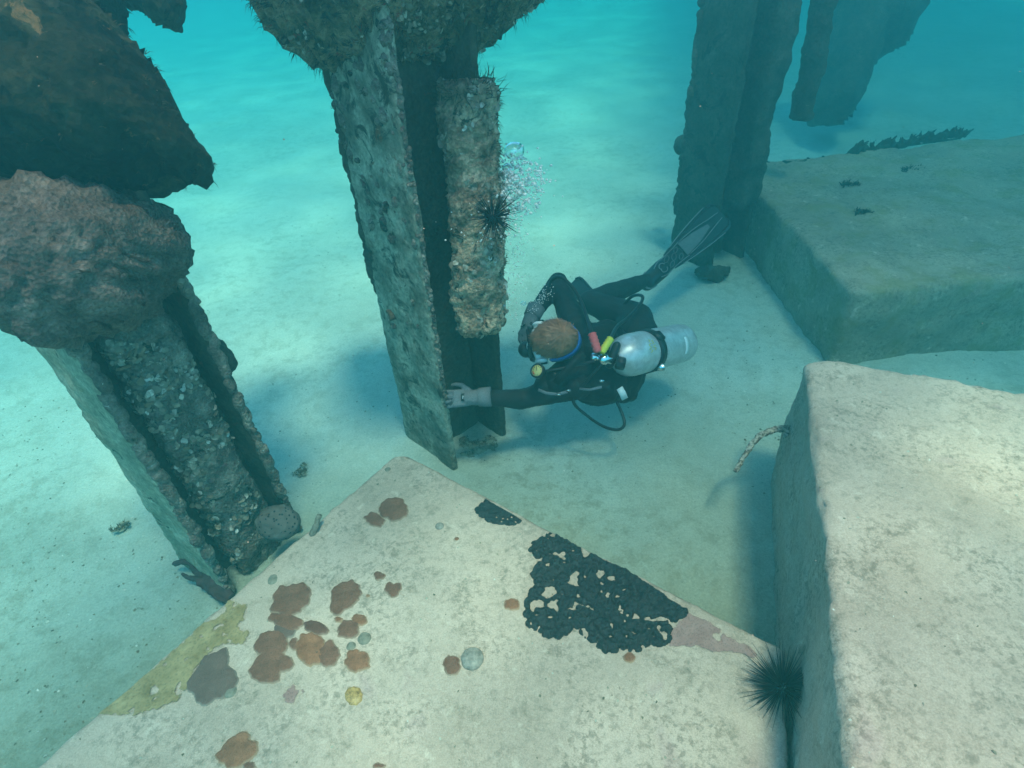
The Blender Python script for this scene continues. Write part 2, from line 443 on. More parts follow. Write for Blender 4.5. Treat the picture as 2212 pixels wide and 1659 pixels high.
M_SHELL = (lambda k: (k.col(k.mix(k.ramp(k.noise(70), [(0.35, 0.0), (0.65, 1.0)]), k.ramp(k.n('ShaderNodeNewGeometry').outputs['Random Per Island'], [(0.0, (0.10, 0.09, 0.06)), (0.4, (0.26, 0.21, 0.15)), (0.75, (0.42, 0.36, 0.27)), (0.93, (0.68, 0.64, 0.55))]), (0.20, 0.15, 0.10))), k.rough(0.6, 0.3), k.m)[-1])(NT('oyster_shell'))
M_DEB = (lambda k: (k.col(k.ramp(k.n('ShaderNodeNewGeometry').outputs['Random Per Island'], [(0.0, (0.10, 0.085, 0.055)), (0.45, (0.22, 0.19, 0.13)), (0.85, (0.40, 0.37, 0.30)), (1.0, (0.60, 0.57, 0.5))])), k.rough(.9, .1), k.m)[-1])(NT('sand_bits'))
M_ALGAE = plain('turf_algae', (0.05, 0.045, 0.025), 0.9, 0.1, var=0.5, scale=25)
M_ALGAE2 = plain('brown_algae', (0.11, 0.085, 0.05), 0.9, 0.1, var=0.5, scale=25)

# ================================================================== setting
def smooth01(x): return x * x * (3 - 2 * x)
def seabed():
    def axis(lo, hi, fine_lo, fine_hi, st):
        a = list(np.arange(fine_lo, fine_hi + 1e-6, st)); s = st; p = fine_hi
        while p < hi: s *= 1.10; p += s; a.append(p)
        s = st; p = fine_lo; pre = []
        while p > lo: s *= 1.10; p -= s; pre.append(p)
        return np.array(pre[::-1] + a)
    gx = axis(-90, 90, -4.5, 3.2, 0.035); gy = axis(-12, 110, 0.0, 7.0, 0.035)
    v = []
    for x in gx:
        for y in gy:
            rip = 0.0
            if -14 < x < 8 and y < 16:
                a = mn.noise((x * .5, y * .5, 4.2)) * 1.6
                amp = 0.006 * max(0, min(1, (-x - .2) * .6 + .35)) 
                rip = amp * math.sin((y * 0.93 - x * 0.45) * 15 + a * 4) * (0.6 + 0.6 * mn.noise((x * .8, y * .8, 1.0)))
                z = 0.035 * mn.noise((x * .9, y * .9, 0.3)) + 0.014 * mn.noise((x * 4, y * 4, 2.0)) + 0.006 * mn.noise((x * 12, y * 12, 5.0))
            else:
                z = 0.035 * mn.noise((x * .9, y * .9, 0.3))
            v.append((x, y, z + rip - 0.02))
    ny = len(gy); f = []
    for i in range(len(gx) - 1):
        for j in range(ny - 1):
            f.append((i * ny + j, (i + 1) * ny + j, (i + 1) * ny + j + 1, i * ny + j + 1))
    return link('seabed', arr2m(v, f), MS, base=(0, 0, 0), kind='structure')
SEABED = seabed(); SB_BVH = BVHTree.FromPolygons([v.co.copy() for v in SEABED.data.vertices], [tuple(p.vertices) for p in SEABED.data.polygons])

def debris():
    r = random.Random(8); pts = []
    while len(pts) < 4600:
        x, y = r.uniform(-3.2, 3.0), .2 + 5.0 * r.random() ** 1.5
        if mn.noise((x * 1.1, y * 1.1, 7.0)) + .5 * mn.noise((x * 5, y * 5, 2.0)) + r.uniform(-.3, .3) < .08: continue
        h = SB_BVH.ray_cast(Vector((x, y, 1)), Vector((0, 0, -1)))[0]
        pts.append((h, Vector((0, 0, 1))))
    return link('sand_debris', shells(pts, .0015, .006, 5, .7), M_DEB, kind='stuff')

def haze():
    bm = bmesh.new(); box(bm, (0, 49, (HAZE_TOP - 1.3) / 2), (190, 130, HAZE_TOP + 1.3))
    m = bpy.data.materials.new('sea_water'); m.use_nodes = True; t = m.node_tree
    for n in list(t.nodes):
        if n.type != 'OUTPUT_MATERIAL': t.nodes.remove(n)
    out = next(n for n in t.nodes if n.type == 'OUTPUT_MATERIAL')
    p = t.nodes.new('ShaderNodeVolumePrincipled')
    p.inputs['Color'].default_value = HAZE_COLOR; p.inputs['Absorption Color'].default_value = HAZE_ABSORB
    p.inputs['Density'].default_value = HAZE_DENSITY; p.inputs['Anisotropy'].default_value = 0.5
    t.links.new(p.outputs[0], out.inputs['Volume'])
    return link('haze', b2m(bm), m, smooth=False, kind='stuff')
haze(); debris()

def water_surface_gobo():
    """flat unseen sheet standing for the water surface, sun dapples painted into its transparency"""
    k = NT('sun_dapple_gobo'); t = k.t
    wob = k.n('ShaderNodeTexNoise'); wob.inputs['Scale'].default_value = 2.2; wob.inputs['Detail'].default_value = 2
    k.l(k.P, wob.inputs['Vector'])
    vm = k.n('ShaderNodeVectorMath', operation='MULTIPLY_ADD'); vm.inputs[1].default_value = (0.38, 0.38, 0.38)
    k.l(wob.outputs['Color'], vm.inputs[0]); k.l(k.P, vm.inputs[2])
    e1 = k.voro(2.0, 'SMOOTH_F1', vm.outputs[0]); e2 = k.voro(6.5, 'SMOOTH_F1', vm.outputs[0])
    f = k.math('ADD', k.ramp(e1, [(0.18, 0.0), (0.75, 0.62)]), k.ramp(e2, [(0.25, 0.0), (0.8, 0.45)]))
    c = k.ramp(f, [(0.10, 0.45), (0.45, 0.58), (0.75, 0.90), (0.9, 1.0)])  # bright and dim dapples put into the sheet's transparency to pattern the sun
    tr = k.n('ShaderNodeBsdfTransparent'); k.l(c, tr.inputs[0])
    t.nodes.remove(k.b); k.l(tr.outputs[0], k.o.inputs['Surface'])
    v = [(-96, -17, HAZE_TOP + .05), (96, -17, HAZE_TOP + .05), (96, 115, HAZE_TOP + .05), (-96, 115, HAZE_TOP + .05)]
    return link('water_surface_gobo', arr2m(v, [(3, 2, 1, 0)]), k.m, smooth=False, kind='structure')
water_surface_gobo()

def shade_deck():
    # unseen planks added overhead, shaped to half shade the middle and far right
    o = [(-1.9, 0.60), (-0.9, 0.85), (-0.55, 1.9), (0.15, 1.85), (.6, 1.15), (.85, 1.2), (1.1, 1.95), (3.0, 1.7), (9, 1.5), (16, 46), (11, 46), (0.8, 3.7), (-0.75, 2.05), (-1.5, 1.35)]
    bm = bmesh.new(); pitch, wid = 0.20, 0.150; ox, oy = SUN_DIR.x / SUN_DIR.z * 6.4, SUN_DIR.y / SUN_DIR.z * 6.4
    for kx in range(int(18.5 / pitch)):
        x = -2.0 + kx * pitch; ys = []
        for (ax, ay), (bx, by) in zip(o, o[1:] + o[:1]):
            if (ax > x) != (bx > x): ys.append(ay + (by - ay) * (x - ax) / (bx - ax))
        ys.sort()
        for y0, y1 in zip(ys[::2], ys[1::2]):
            if y1 - y0 > .05: box(bm, (x + ox, (y0 + y1) / 2 + oy, 6.5), (wid, y1 - y0, .05))
    return link('shade_planks', b2m(bm), M_FAR, smooth=False, kind='structure')
shade_deck()
#@@SETTING_END

# ================================================================== concrete blocks
NB_H, RB_H, FB_H = 0.20, 0.57, 0.42
def ccw(c):
    a = sum(c[i][0] * c[(i + 1) % 4][1] - c[(i + 1) % 4][0] * c[i][1] for i in range(4))
    return c if a > 0 else c[::-1]

def round_corner(me, a, d1, d2, R):
    c = a + (d1 + d2) * R
    for v in me.vertices:
        q = v.co.xy - a; den = d1.x * d2.y - d1.y * d2.x
        u = (q.x * d2.y - q.y * d2.x) / den; w_ = (d1.x * q.y - d1.y * q.x) / den
        if u < R and w_ < R:
            o = v.co.xy - c; l = max(R - u, R - w_); n = o.length
            if n > 1e-6: v.co.xy = c + o / n * l
def chip_edges(me, dx, amp):
    for vv, nn in [(v, v.normal.copy()) for v in me.vertices]:
        e = sorted((abs(nn.x * dx.y - nn.y * dx.x), abs(nn.z), abs(nn.x * dx.x + nn.y * dx.y)))[1]
        if e > .25: vv.co += nn * amp * e * (mn.noise(vv.co * 20) + .6 * mn.noise(vv.co * 60) - .5 + 1.4 * min(0, mn.noise(vv.co * 7)))
    me.update()

def near_block():
    a = U(862, 972, NB_H).xy; l = (U(70, 1659, NB_H).xy - a).normalized()
    r = Vector((-l.y, l.x)) ; r = r if r.x > 0 else -r
    # right end is trimmed parallel to the neighbouring block
    d1 = (U(1838, 1659, RB_H).xy - U(1737, 768, RB_H).xy).normalized()
    c = ccw([a, a + l * 2.1, a + r * 1.53 + d1 * 1.7, a + r * 1.53])
    me = rough_prism(c, -0.06, NB_H, 0.013, 0.014)
    round_corner(me, a, l, r, .055); displace(me, [(0.004, 7, 3, 'n'), (0.0016, 40, 2, 'n')], 1.0); chip_edges(me, l, .008)
    return me
me = near_block()
NB_BVH = BVHTree.FromPolygons([v.co.copy() for v in me.vertices], [tuple(p.vertices) for p in me.polygons])
link('concrete_block', me, M_CON, label='bare concrete block in the foreground spotted with brown corals and black sponge', cat='concrete block')

def right_block():
    p1 = U(1737, 768, RB_H).xy; p2 = U(1838, 1659, RB_H).xy; q = U(2212, 848, RB_H).xy
    d1 = (p2 - p1).normalized(); d2 = (q - p1).normalized()
    c = ccw([p1, p1 + d1 * 2.3, p1 + d1 * 2.3 + d2 * 1.8, p1 + d2 * 1.8])
    me = rough_prism(c, -0.05, RB_H, 0.010, 0.016)
    round_corner(me, p1, d1, d2, .06); displace(me, [(0.016, 2.2, 3, 'n'), (0.006, 14, 3, 'n'), (0.0025, 45, 2, 'n')], 2.0)
    for vv, nn in [(v, v.normal.copy()) for v in me.vertices]:
        e = sorted((abs(nn.x * d1.y - nn.y * d1.x), abs(nn.z), abs(nn.x * d1.x + nn.y * d1.y)))[1]
        if e > .25: vv.co += nn * (.026 * e * mn.noise(vv.co * 18) + .018 * e * mn.noise(vv.co * 50) - .008 * e)
    me.update(); return me
me = right_block()
RB_BVH = BVHTree.FromPolygons([v.co.copy() for v in me.vertices], [tuple(p.vertices) for p in me.polygons])
link('concrete_block', me, M_CON2, label='tall pale concrete block with a shaded side and worn edge, on the right', cat='concrete block')

def far_block():
    a = U(1625, 398, FB_H).xy; b = U(1842, 630, FB_H).xy; c_ = U(2212, 597, FB_H).xy; e = U(2212, 288, FB_H).xy; f = U(1680, 345, FB_H).xy
    d = (c_ - b).normalized(); g = (e - f).normalized()
    h_ = (b - a).normalized(); den = h_.x * g.y - h_.y * g.x; tt = ((f.x - a.x) * g.y - (f.y - a.y) * g.x) / den; k0 = a + h_ * tt
    c = ccw([k0, b, b + d * 3.0, k0 + g * 3.6])
    me = rough_prism(c, -0.08, FB_H, 0.03, 0.03)
    displace(me, [(0.02, 2.5, 3, 'n'), (0.012, 9, 3, 'n'), (0.008, 25, 2, 'r')], 3.0)
    return me
me = far_block()
FB_BVH = BVHTree.FromPolygons([v.co.copy() for v in me.vertices], [tuple(p.vertices) for p in me.polygons])
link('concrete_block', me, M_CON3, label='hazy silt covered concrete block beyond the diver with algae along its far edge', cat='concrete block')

# ================================================================== piles
def flatquad(p, q, t):
    d = (q - p).normalized(); n = Vector((-d.y, d.x)) * t / 2
    return ccw([p - n, q - n, q + n, p + n])
def lean_c(c, lean, z0, z1): return ([Vector(p) + Vector(lean) * z0 for p in c], [Vector(p) + Vector(lean) * z1 for p in c])

def h_pile(label, B, wdir, depth, fw_, ztop, lean, m_out, m_in, seed, grow=0.006, st=0.02):
    B = Vector(B[:2]); wd = Vector(wdir).normalized(); fd = Vector((-wd.y, wd.x))
    if fd.y < 0: fd = -fd
    A = B + fd * fw_; B2 = B + wd * depth; A2 = A + wd * depth
    base = (A + B + B2 + A2) / 4
    t = thing('steel_pile', label, 'pile', (base.x, base.y, 0))
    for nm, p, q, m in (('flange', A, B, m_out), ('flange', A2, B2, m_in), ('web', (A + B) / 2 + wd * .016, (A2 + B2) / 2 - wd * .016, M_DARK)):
        me = rough_prism(lean_c(flatquad(p, q, 0.028), lean, -0.1, ztop), -0.1, ztop, 0.008, st)
        displace(me, [(grow, 9, 4, 'n'), (grow, 28, 3, 'r')], seed + len(nm))
        link(nm, me, m, parent=t)
    return t, A, B, B2, A2, wd, fd

# --- near left pile
LB = U(503, 1282, 0)
LEAN_L = (-0.035, 0.02)
tL, LA, LBv, LB2, LA2, LW, LF = h_pile('nearest steel pile at left, green outer face and a shell crusted core', LB, (0.565, 0.825), 0.322, 0.28, 2.0, LEAN_L, M_STEEL_L, M_DARK, 1.0, 0.008, 0.016)
# crust along the front edges of the two flanges
def edge_crust(p, lean, z0, z1, r, seed, m, parent, name='edge_crust'):
    bm = bmesh.new(); rr = random.Random(seed); z = z0
    while z < z1:
        s = r * rr.uniform(0.5, 1.3); c = Vector((p.x + lean[0] * z + rr.uniform(-.006, .006), p.y + lean[1] * z + rr.uniform(-.006, .006), z))
        ellipsoid(bm, c, (s, s * rr.uniform(.7, 1.2), s * rr.uniform(1, 2.4)), sub=2); z += s * 1.1
    me = displace(b2m(bm), [(r * .35, 60, 3, 'n')], seed); return link(name, me, m, parent=parent)
edge_crust(LBv, LEAN_L, 0.02, 1.1, 0.017, 11, M_CORE, tL)
edge_crust(LB2, LEAN_L, 0.02, 1.3, 0.015, 12, M_CORE, tL)
# shell-crusted core standing in the channel
cc = [LBv + LW * .075 + LF * .02, LBv + LW * .262 + LF * .02, LBv + LW * .262 + LF * .12, LBv + LW * .075 + LF * .12]
me = rough_prism(lean_c(ccw(cc), LEAN_L, -0.05, 1.25), -0.05, 1.25, 0.03, 0.011)
displace(me, [(0.022, 8, 4, 'n'), (0.014, 26, 4, 'r'), (0.006, 70, 3, 'n')], 21)
face = lambda q, n: n.dot((CAM - q).normalized()) > 0.15 and 0.0 < q.z < 1.15
sp = [q for q in samples_on(me, 1500, face, 4) if mn.noise(q[0] * 9) > .08]
core = link('shell_core', me, M_CORE, parent=tL)
link('oyster_shells', shells(sp, 0.005, 0.014, 6, 0.9), M_SHELL, parent=tL, kind='stuff')

# --- centre pile
CB, CWD = Vector((-0.27, 1.836)), (0.736, 0.677)
LEAN_C = (0.0, 0.0)
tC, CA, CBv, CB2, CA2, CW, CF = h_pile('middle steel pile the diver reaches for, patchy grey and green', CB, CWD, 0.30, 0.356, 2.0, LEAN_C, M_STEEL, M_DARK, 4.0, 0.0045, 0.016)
edge_crust(CBv, LEAN_C, 0.35, 1.7, 0.0075, 13, M_CORE, tC)
edge_crust(CA, LEAN_C, 0.75, 1.75, 0.020, 14, M_DARK, tC)
# shell of growth over the upper part
pts = [((CA + (CBv - CA) * u)) for u in (0.1, 0.35, 0.6, 0.9)]
bm = bmesh.new(); rr = random.Random(5)
for i in range(230):
    z = .55 + 1.2 * rr.random() ** .6; u = rr.random() if rr.random() < .75 else rr.random() * .12; p = CA + (CBv - CA) * u - CW * 0.010
    if mn.noise((u * 2, z * 4, 3.0)) + (z - 1.2) * .5 < -.05: continue
    s = rr.uniform(0.005, 0.017)
    ellipsoid(bm, (p.x, p.y, z), (s * rr.uniform(.7, 1.3), s, s * rr.uniform(.7, 1.6)), sub=2)
cm = displace(b2m(bm), [(0.007, 55, 4, 'n')], 3)
ct = [q for q in samples_on(cm, 200, None, 8)]
link('algae', tufts(ct, 0.016, 0.0012, 3, 9, .3), M_ALGAE, parent=tC, kind='stuff')
link('crust', cm, M_CORE, parent=tC, kind='stuff')
# finger sponges on the left edge
for px, py, qx, qy, r in ((768, 283, 727, 283, .011), (790, 365, 764, 372, .011), (850, 690, 836, 672, .009)):
    p = D(px, py, 2.02); q = D(qx, qy, 2.05); mid = (p + q) / 2 + Vector((0, 0, .012))
    bm = bmesh.new(); tube(bm, [p, mid, q], [r * 1.3, r, r * .75], 8)
    me = displace(b2m(bm), [(0.003, 60, 2, 'n')], px)
    link('sponge_stub', me, M_DARK, parent=tC)

# hanging post
PB, PT = D(1041, 700, 2.20), D(1013, 190, 1.88)
def rough_post(P0, P1, r, step, seed, amp=(0.02, 0.016, 0.006)):
    ax = P1 - P0; L = ax.length; B = basis(ax); n = max(10, int(2 * math.pi * r / step)); k = int(L / step)
    rings = []
    for i in range(-4, k + 5):
        if i <= 0: a = (i + 4) / 4.0; rad = r * max(.05, math.sin(a * math.pi / 2)); z = -r * .35 * (1 - a)
        elif i >= k: a = (k + 4 - i) / 4.0; rad = r * max(.05, math.sin(a * math.pi / 2)); z = L + r * .3 * (1 - a)
        else: rad = r; z = L * i / k
        rings.append([P0 + B @ Vector((math.cos(t) * rad, math.sin(t) * rad, z)) for t in [2 * math.pi * j / n for j in range(n)]])
    bm = bmesh.new(); ring_loft(bm, rings); bmesh.ops.recalc_face_normals(bm, faces=bm.faces); me = b2m(bm)
    return displace(me, [(amp[0], 7, 4, 'n'), (amp[1], 22, 4, 'r'), (amp[2], 60, 3, 'n')], seed)
me = rough_post(PB, PT, 0.089, 0.009, 8, (0.024, 0.020, 0.008))
pf = [q for q in samples_on(me, 900, lambda q, n: n.dot((CAM - q).normalized()) > 0.0, 9) if mn.noise(q[0] * 11) > .12]
ps = samples_on(me, 200, lambda q, n: q.z > PT.z - .04 or n.x > .6, 10)
tP = thing('hanging_post', 'shell crusted post stub hanging beside the middle pile, algae tuft on top', 'post', (PB.x, PB.y, PB.z))
link('post', me, M_POST, parent=tP)
link('oyster_shells', shells(pf, 0.004, 0.015, 7, 0.9), M_SHELL, parent=tP, kind='stuff')
top = [s for s in ps if s[0].z > PT.z - .03]
link('algae', tufts(top, 0.055, 0.0016, 5, 4, 0.0), M_ALGAE, parent=tP, kind='stuff')
link('algae', tufts([s for s in ps if s[0].z <= PT.z - .03 and s[0].z > PB.z + .2], 0.022, 0.0012, 5, 5), M_ALGAE2, parent=tP, kind='stuff')

# cap of the centre pile
cap_o = [(400, -330), (470, -90), (512, -10), (540, 58), (562, 92), (606, 104), (618, 124), (650, 112), (690, 128), (735, 132), (800, 132), (860, 118), (930, 104), (985, 92),
         (1020, 74), (1062, 62), (1096, 50), (1106, 66), (1120, 44), (1165, 12), (1230, -40), (1340, -160), (1420, -330)]
cap_o = [(778 + (x - 790) * .88, y - 32) for x, y in cap_o]
me = inflate(cap_o, 1.68, 0.36, 0.011, 0.15)
displace(me, [(0.024, 6, 4, 'n'), (0.022, 17, 4, 'r'), (0.012, 44, 3, 'n'), (0.016, 26, 1, 'c')], 5)
tK = thing('pile_cap', 'broad concrete cap crusted with tan and red growth on top of the middle pile', 'pile cap', (-0.2, 1.95, 1.55))
cs = [q for q in samples_on(me, 1700, lambda q, n: n.dot((CAM - q).normalized()) > 0.1 and q.z < 2.0, 11) if mn.noise(q[0] * 8) > .1]
ch = samples_on(me, 420, lambda q, n: n.z < -0.15 and q.z < 1.9, 12)
link('crust', me, M_CAP, parent=tK)
link('barnacles', shells(cs, 0.004, 0.012, 8, 0.9), M_SHELL, parent=tK, kind='stuff')
link('algae', tufts(ch, 0.028, 0.0013, 4, 6, 0.4), M_ALGAE, parent=tK, kind='stuff')

# --- left pile growths
o1 = [(-130, -300), (250, -300), (262, -40), (258, 22), (292, 72), (318, 110), (340, 150), (368, 190), (392, 240), (414, 272), (428, 308), (424, 352), (414, 376), (392, 362), (362, 374),
      (344, 392), (318, 404), (282, 400), (240, 392), (200, 420), (100, 420), (-130, 420)]
o1 = [(x - 34 if x > 0 else x, y - 8) for x, y in o1]
me = inflate(o1, 1.50, 0.24, 0.011, 0.12, tilt=(-0.25, 0.1))
displace(me, [(0.018, 6, 4, 'n'), (0.016, 18, 4, 'r'), (0.008, 45, 3, 'n')], 6)
oc = samples_on(me, 260, lambda q, n: n.dot((CAM - q).normalized()) < .5 and q.z < 2.0, 21)
tG = thing('pile_cap', 'dark overhanging concrete cap with a ragged edge at the upper left', 'pile cap', (-1.1, 1.35, 1.3))
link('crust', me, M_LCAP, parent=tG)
link('algae', tufts(oc, 0.02, 0.0013, 4, 7, 0.3), M_ALGAE, parent=tG, kind='stuff')
o2 = [(-60, 372), (60, 380), (180, 384), (250, 392), (318, 408), (345, 440), (380, 470), (400, 502), (404, 540), (392, 580), (372, 628), (352, 668), (318, 700), (280, 722), (240, 752), (205, 742),
      (150, 742), (118, 715), (92, 688), (84, 650), (62, 612), (40, 580), (-60, 540)]
o2 = [(x - 52 if x > 200 else x, y) for x, y in o2]
me = inflate(o2, 1.50, 0.26, 0.009, 0.17, tilt=(0.0, -0.45))
displace(me, [(0.030, 5.5, 4, 'n'), (0.024, 15, 4, 'r'), (0.012, 42, 4, 'n'), (0.020, 30, 1, 'c'), (0.008, 75, 1, 'c')], 7)
link('sponge_growth', me, M_BROWN, label='rough brown lump of growth wrapped round the nearest left pile', cat='sponge')
o3 = [(225, -130), (300, -140), (372, -60), (388, 2), (386, 40), (372, 62), (352, 54), (328, 40), (300, 20), (270, 6), (240, -10)]
me = inflate(o3, 1.75, 0.09, 0.009, 0.05)
displace(me, [(0.018, 9, 4, 'n'), (0.010, 30, 3, 'r')], 8)
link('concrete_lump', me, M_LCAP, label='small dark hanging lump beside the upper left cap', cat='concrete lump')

# round growths on the left pile
def lump(name, c, r, m, label, cat, seed, amp=0.012, fr=14, sub=5, group=None, sq=(1, 1, 1)):
    bm = bmesh.new(); ellipsoid(bm, c, tuple(r * s for s in sq), sub=sub)
    me = displace(b2m(bm), [(amp, fr, 3, 'n'), (amp * .4, fr * 4, 3, 'n')], seed)
    return link(name, me, m, label=label, cat=cat, group=group)
M_GREYSP = (lambda k: (k.col(k.mix(k.ramp(k.voro(62), [(0.20, 1.0), (0.27, 0.0)]), k.ramp(k.noise(12), [(0.3, (0.085, 0.075, 0.065)), (0.7, (0.15, 0.135, 0.115))]), (0.012, 0.014, 0.02))), k.rough(.9, .1), k.bump(k.noise(70, 5), .5, .004), k.m)[-1])(NT('pored_grey_sponge'))
lump('ball_sponge', D(600, 1128, 2.13), 0.072, M_GREYSP, 'grey ball sponge with dark pores at the foot of the left pile', 'sponge', 31, 0.010, 9, sq=(1, .9, .9))
lump('ball_sponge', D(474, 772, 1.98), 0.058, M_FAR, 'dark rounded lump behind the back flange of the left pile', 'sponge', 32, 0.010, 9, sq=(.75, .8, 1.35))
# dark branching sponge at the foot of the left pile
bm = bmesh.new()
for pts, r in (([(500, 1290), (470, 1250), (440, 1215), (405, 1198)], .016), ([(480, 1275), (450, 1245), (425, 1225), (398, 1215), (376, 1218)], .011),
               ([(490, 1280), (465, 1258), (446, 1240)], .02), ([(440, 1215), (420, 1203), (400, 1210)], .010), ([(478, 1296), (455, 1272), (430, 1240), (412, 1222)], .012), ([(470, 1258), (462, 1232), (448, 1205), (440, 1188)], .010), ([(455, 1262), (432, 1254), (408, 1248), (392, 1238)], .009), ([(492, 1300), (470, 1290), (446, 1270), (425, 1258)], .010), ([(425, 1207), (412, 1190), (404, 1180)], .007)):
    tube(bm, [U(a, b, 0.03 + .02 * (i % 2)) for i, (a, b) in enumerate(pts)], r, 8)
me = displace(remesh(b2m(bm), 0.006), [(0.005, 40, 3, 'n')], 4)
link('branching_sponge', me, plain('dark_red_sponge', (0.060, 0.036, 0.034), .85, .15, var=.4, scale=30), label='dark branching sponge lying on the sand beside the left pile foot', cat='sponge')

# --- right far pile
RA = U(1450, 545, 0).xy; RWD = (math.cos(math.radians(33)), math.sin(math.radians(33)))
RFD = Vector((-RWD[1], RWD[0])); RB = RA - RFD * .34
tR, RA_, RB_, RB2, RA2, RW, RF = h_pile('hazy steel pile on the right standing behind the fin tip', RB, RWD, 0.33, 0.34, 2.0, (0.0, 0.0), M_FARST, M_DARK, 9.0, 0.012, 0.028)
me = rough_prism([RB_ + RW * .17 - RF * .03, RB_ + RW * .35 - RF * .03, RB_ + RW * .35 + RF * .14, RB_ + RW * .17 + RF * .14], 0.35, 1.98, .03, .02)
displace(me, [(0.03, 6, 4, 'n'), (0.02, 18, 3, 'r')], 15); link('shell_core', me, M_FAR, parent=tR)
edge_crust(RA_, (0, 0), 0.3, 1.8, 0.022, 16, M_FAR, tR)
lump('ball_sponge', D(1472, 312, 3.95), 0.055, M_FAR, 'rounded lump on the left edge of the hazy right pile', 'sponge', 33, 0.012, 9, sq=(.8, .8, 1.2))
p0, p1 = D(1732, 252, 3.75), D(1790, -40, 3.35)
me = rough_post(p0, p1 + (p1 - p0) * .02, 0.066, 0.02, 17, (0.02, 0.014, 0.005))
link('hanging_post', me, M_FAR, label='slim hanging post stub just right of the hazy far pile', cat='post')
o4 = [(1790, -200), (2110, -200), (2030, -40), (1998, 0), (1975, 48), (1944, 86), (1920, 102), (1896, 106), (1893, 128), (1872, 158), (1850, 206), (1832, 250), (1812, 268), (1770, 266), (1752, 240), (1768, 190), (1785, 60)]
me = inflate(o4, 5.6, 0.35, 0.035, 0.25)
displace(me, [(0.06, 2.5, 4, 'n'), (0.03, 8, 3, 'r')], 9)
link('pile_cap', me, M_FAR, label='large faint mass of crusted concrete fading in the haze, upper right', cat='pile cap')
# rubble at the foot of the far pile
lump('rubble_clump', U(1535, 590, 0.03), 0.09, M_FAR, 'dark rubble clump at the foot of the hazy right pile', 'rubble', 41, 0.035, 7, sq=(1.3, .8, .45))
for i, (px, py, r, lb) in enumerate(((652, 1012, .035, 'small dark rubble clump on the sand between left and middle piles'), (255, 1135, .035, 'small dark clump on open sand left of the nearest pile'),
        (1026, 962, .085, 'low rubble heaped against the foot of the middle pile'))):
    p = U(px, py, 0.0)
    bm = bmesh.new(); rr = random.Random(i)
    for k in range(9):
        a = rr.uniform(0, 6.3); d = r * math.sqrt(rr.random()); s = r * rr.uniform(.15, .38)
        ellipsoid(bm, p + Vector((math.cos(a) * d, math.sin(a) * d, -.01)), (s, s * .9, s * .18), sub=3)
    ellipsoid(bm, p + V(0, 0, -.02), (r * .7, r * .6, r * .17), sub=3)
    me = displace(remesh(b2m(bm), r * .06), [(r * .10, 3 / r, 3, 'n')], i)
    tp = samples_on(me, int(30 + 900 * r), lambda q, n: n.z > 0, i)
    ro = link('rubble_clump', me, plain('rubble_%s' % 'abcde'[i], (0.27, 0.24, 0.17), .95, .05, var=.5, scale=45, bump=.8), label=lb, cat='rubble')
    link('turf', tufts(tp, .016, .0016, 4, i, .3), M_ALGAE2, parent=ro, kind='stuff')

# algae along the far block
rr = random.Random(2); pts = []
for px0, py0, px1, py1, n in ((1842, 326, 2075, 290, 34), (1660, 352, 1770, 335, 9)):
    for i in range(n):
        u = i / (n - 1); p = U(px0 + (px1 - px0) * u, py0 + (py1 - py0) * u + rr.uniform(-2, 6), FB_H); pts.append((p, u, n))
bm = bmesh.new()
for p, u, n in pts:
    for k in range(3 if n > 20 else 1):
        h = rr.uniform(.03, .085) * (1 if n > 20 else .35); a = rr.uniform(-1, 1)
        q = p + Vector((rr.uniform(-.04, .04), rr.uniform(-.03, .03), -.01))
        tube(bm, [q, q + Vector((a * .03, 0, h * .5)), q + Vector((a * .07 + .02, 0, h))], [.014, .012, .004], 6, steps=3)
tube(bm, [p - V(0, 0, .008) for p, u, n in pts if n > 20], .014, 6, smooth=False); tube(bm, [pts[33][0] - V(0, 0, .01), pts[-1][0] - V(0, 0, .02)], .008, 6, smooth=False)
link('seaweed', remesh(b2m(bm), .009), plain('dark_weed', (0.03, 0.035, 0.02), .9, .1, var=.5), label='dark row of branching algae along the far edge of the hazy block', cat='seaweed')
for i, (px, py, r, lb) in enumerate(((1836, 400, .035, 'dark algae tuft on the hazy block, nearer its left corner'), (1838, 420, .0, ''), (1968, 366, .05, 'long dark algae tuft on the hazy block below the algae row'), (1862, 460, .028, 'lone dark algae tuft in the middle of the hazy block'))):
    if not lb: continue
    p = U(px, py, FB_H); me = tufts([(p + Vector((rr.uniform(-r, r) * 1.6, rr.uniform(-r, r) * .6, 0)), V(0, 0, 1)) for _ in range(22)], .035, .004, 5, i)
    link('algae_tuft', me, M_ALGAE, label=lb, cat='algae')
#@@STRUCT_END

# ================================================================== life on the foreground block
def nbz(x, y):
    h = NB_BVH.ray_cast(Vector((x, y, 0.6)), Vector((0, 0, -1)))
    return h[0].z if h[0] is not None else None
def c5(x, y): return (x / 1.627 * .864, (900 + y / 1.627) * .864)
def c6(x, y): return ((400 + x / 2.1) * .864, (1130 + y / 2.1) * .864)
def c7(x, y): return ((1150 + x / 2.305) * .864, (1200 + y / 2.305) * .864)
def nbp(p): q = U(p[0], p[1], NB_H); return (q.x, q.y)

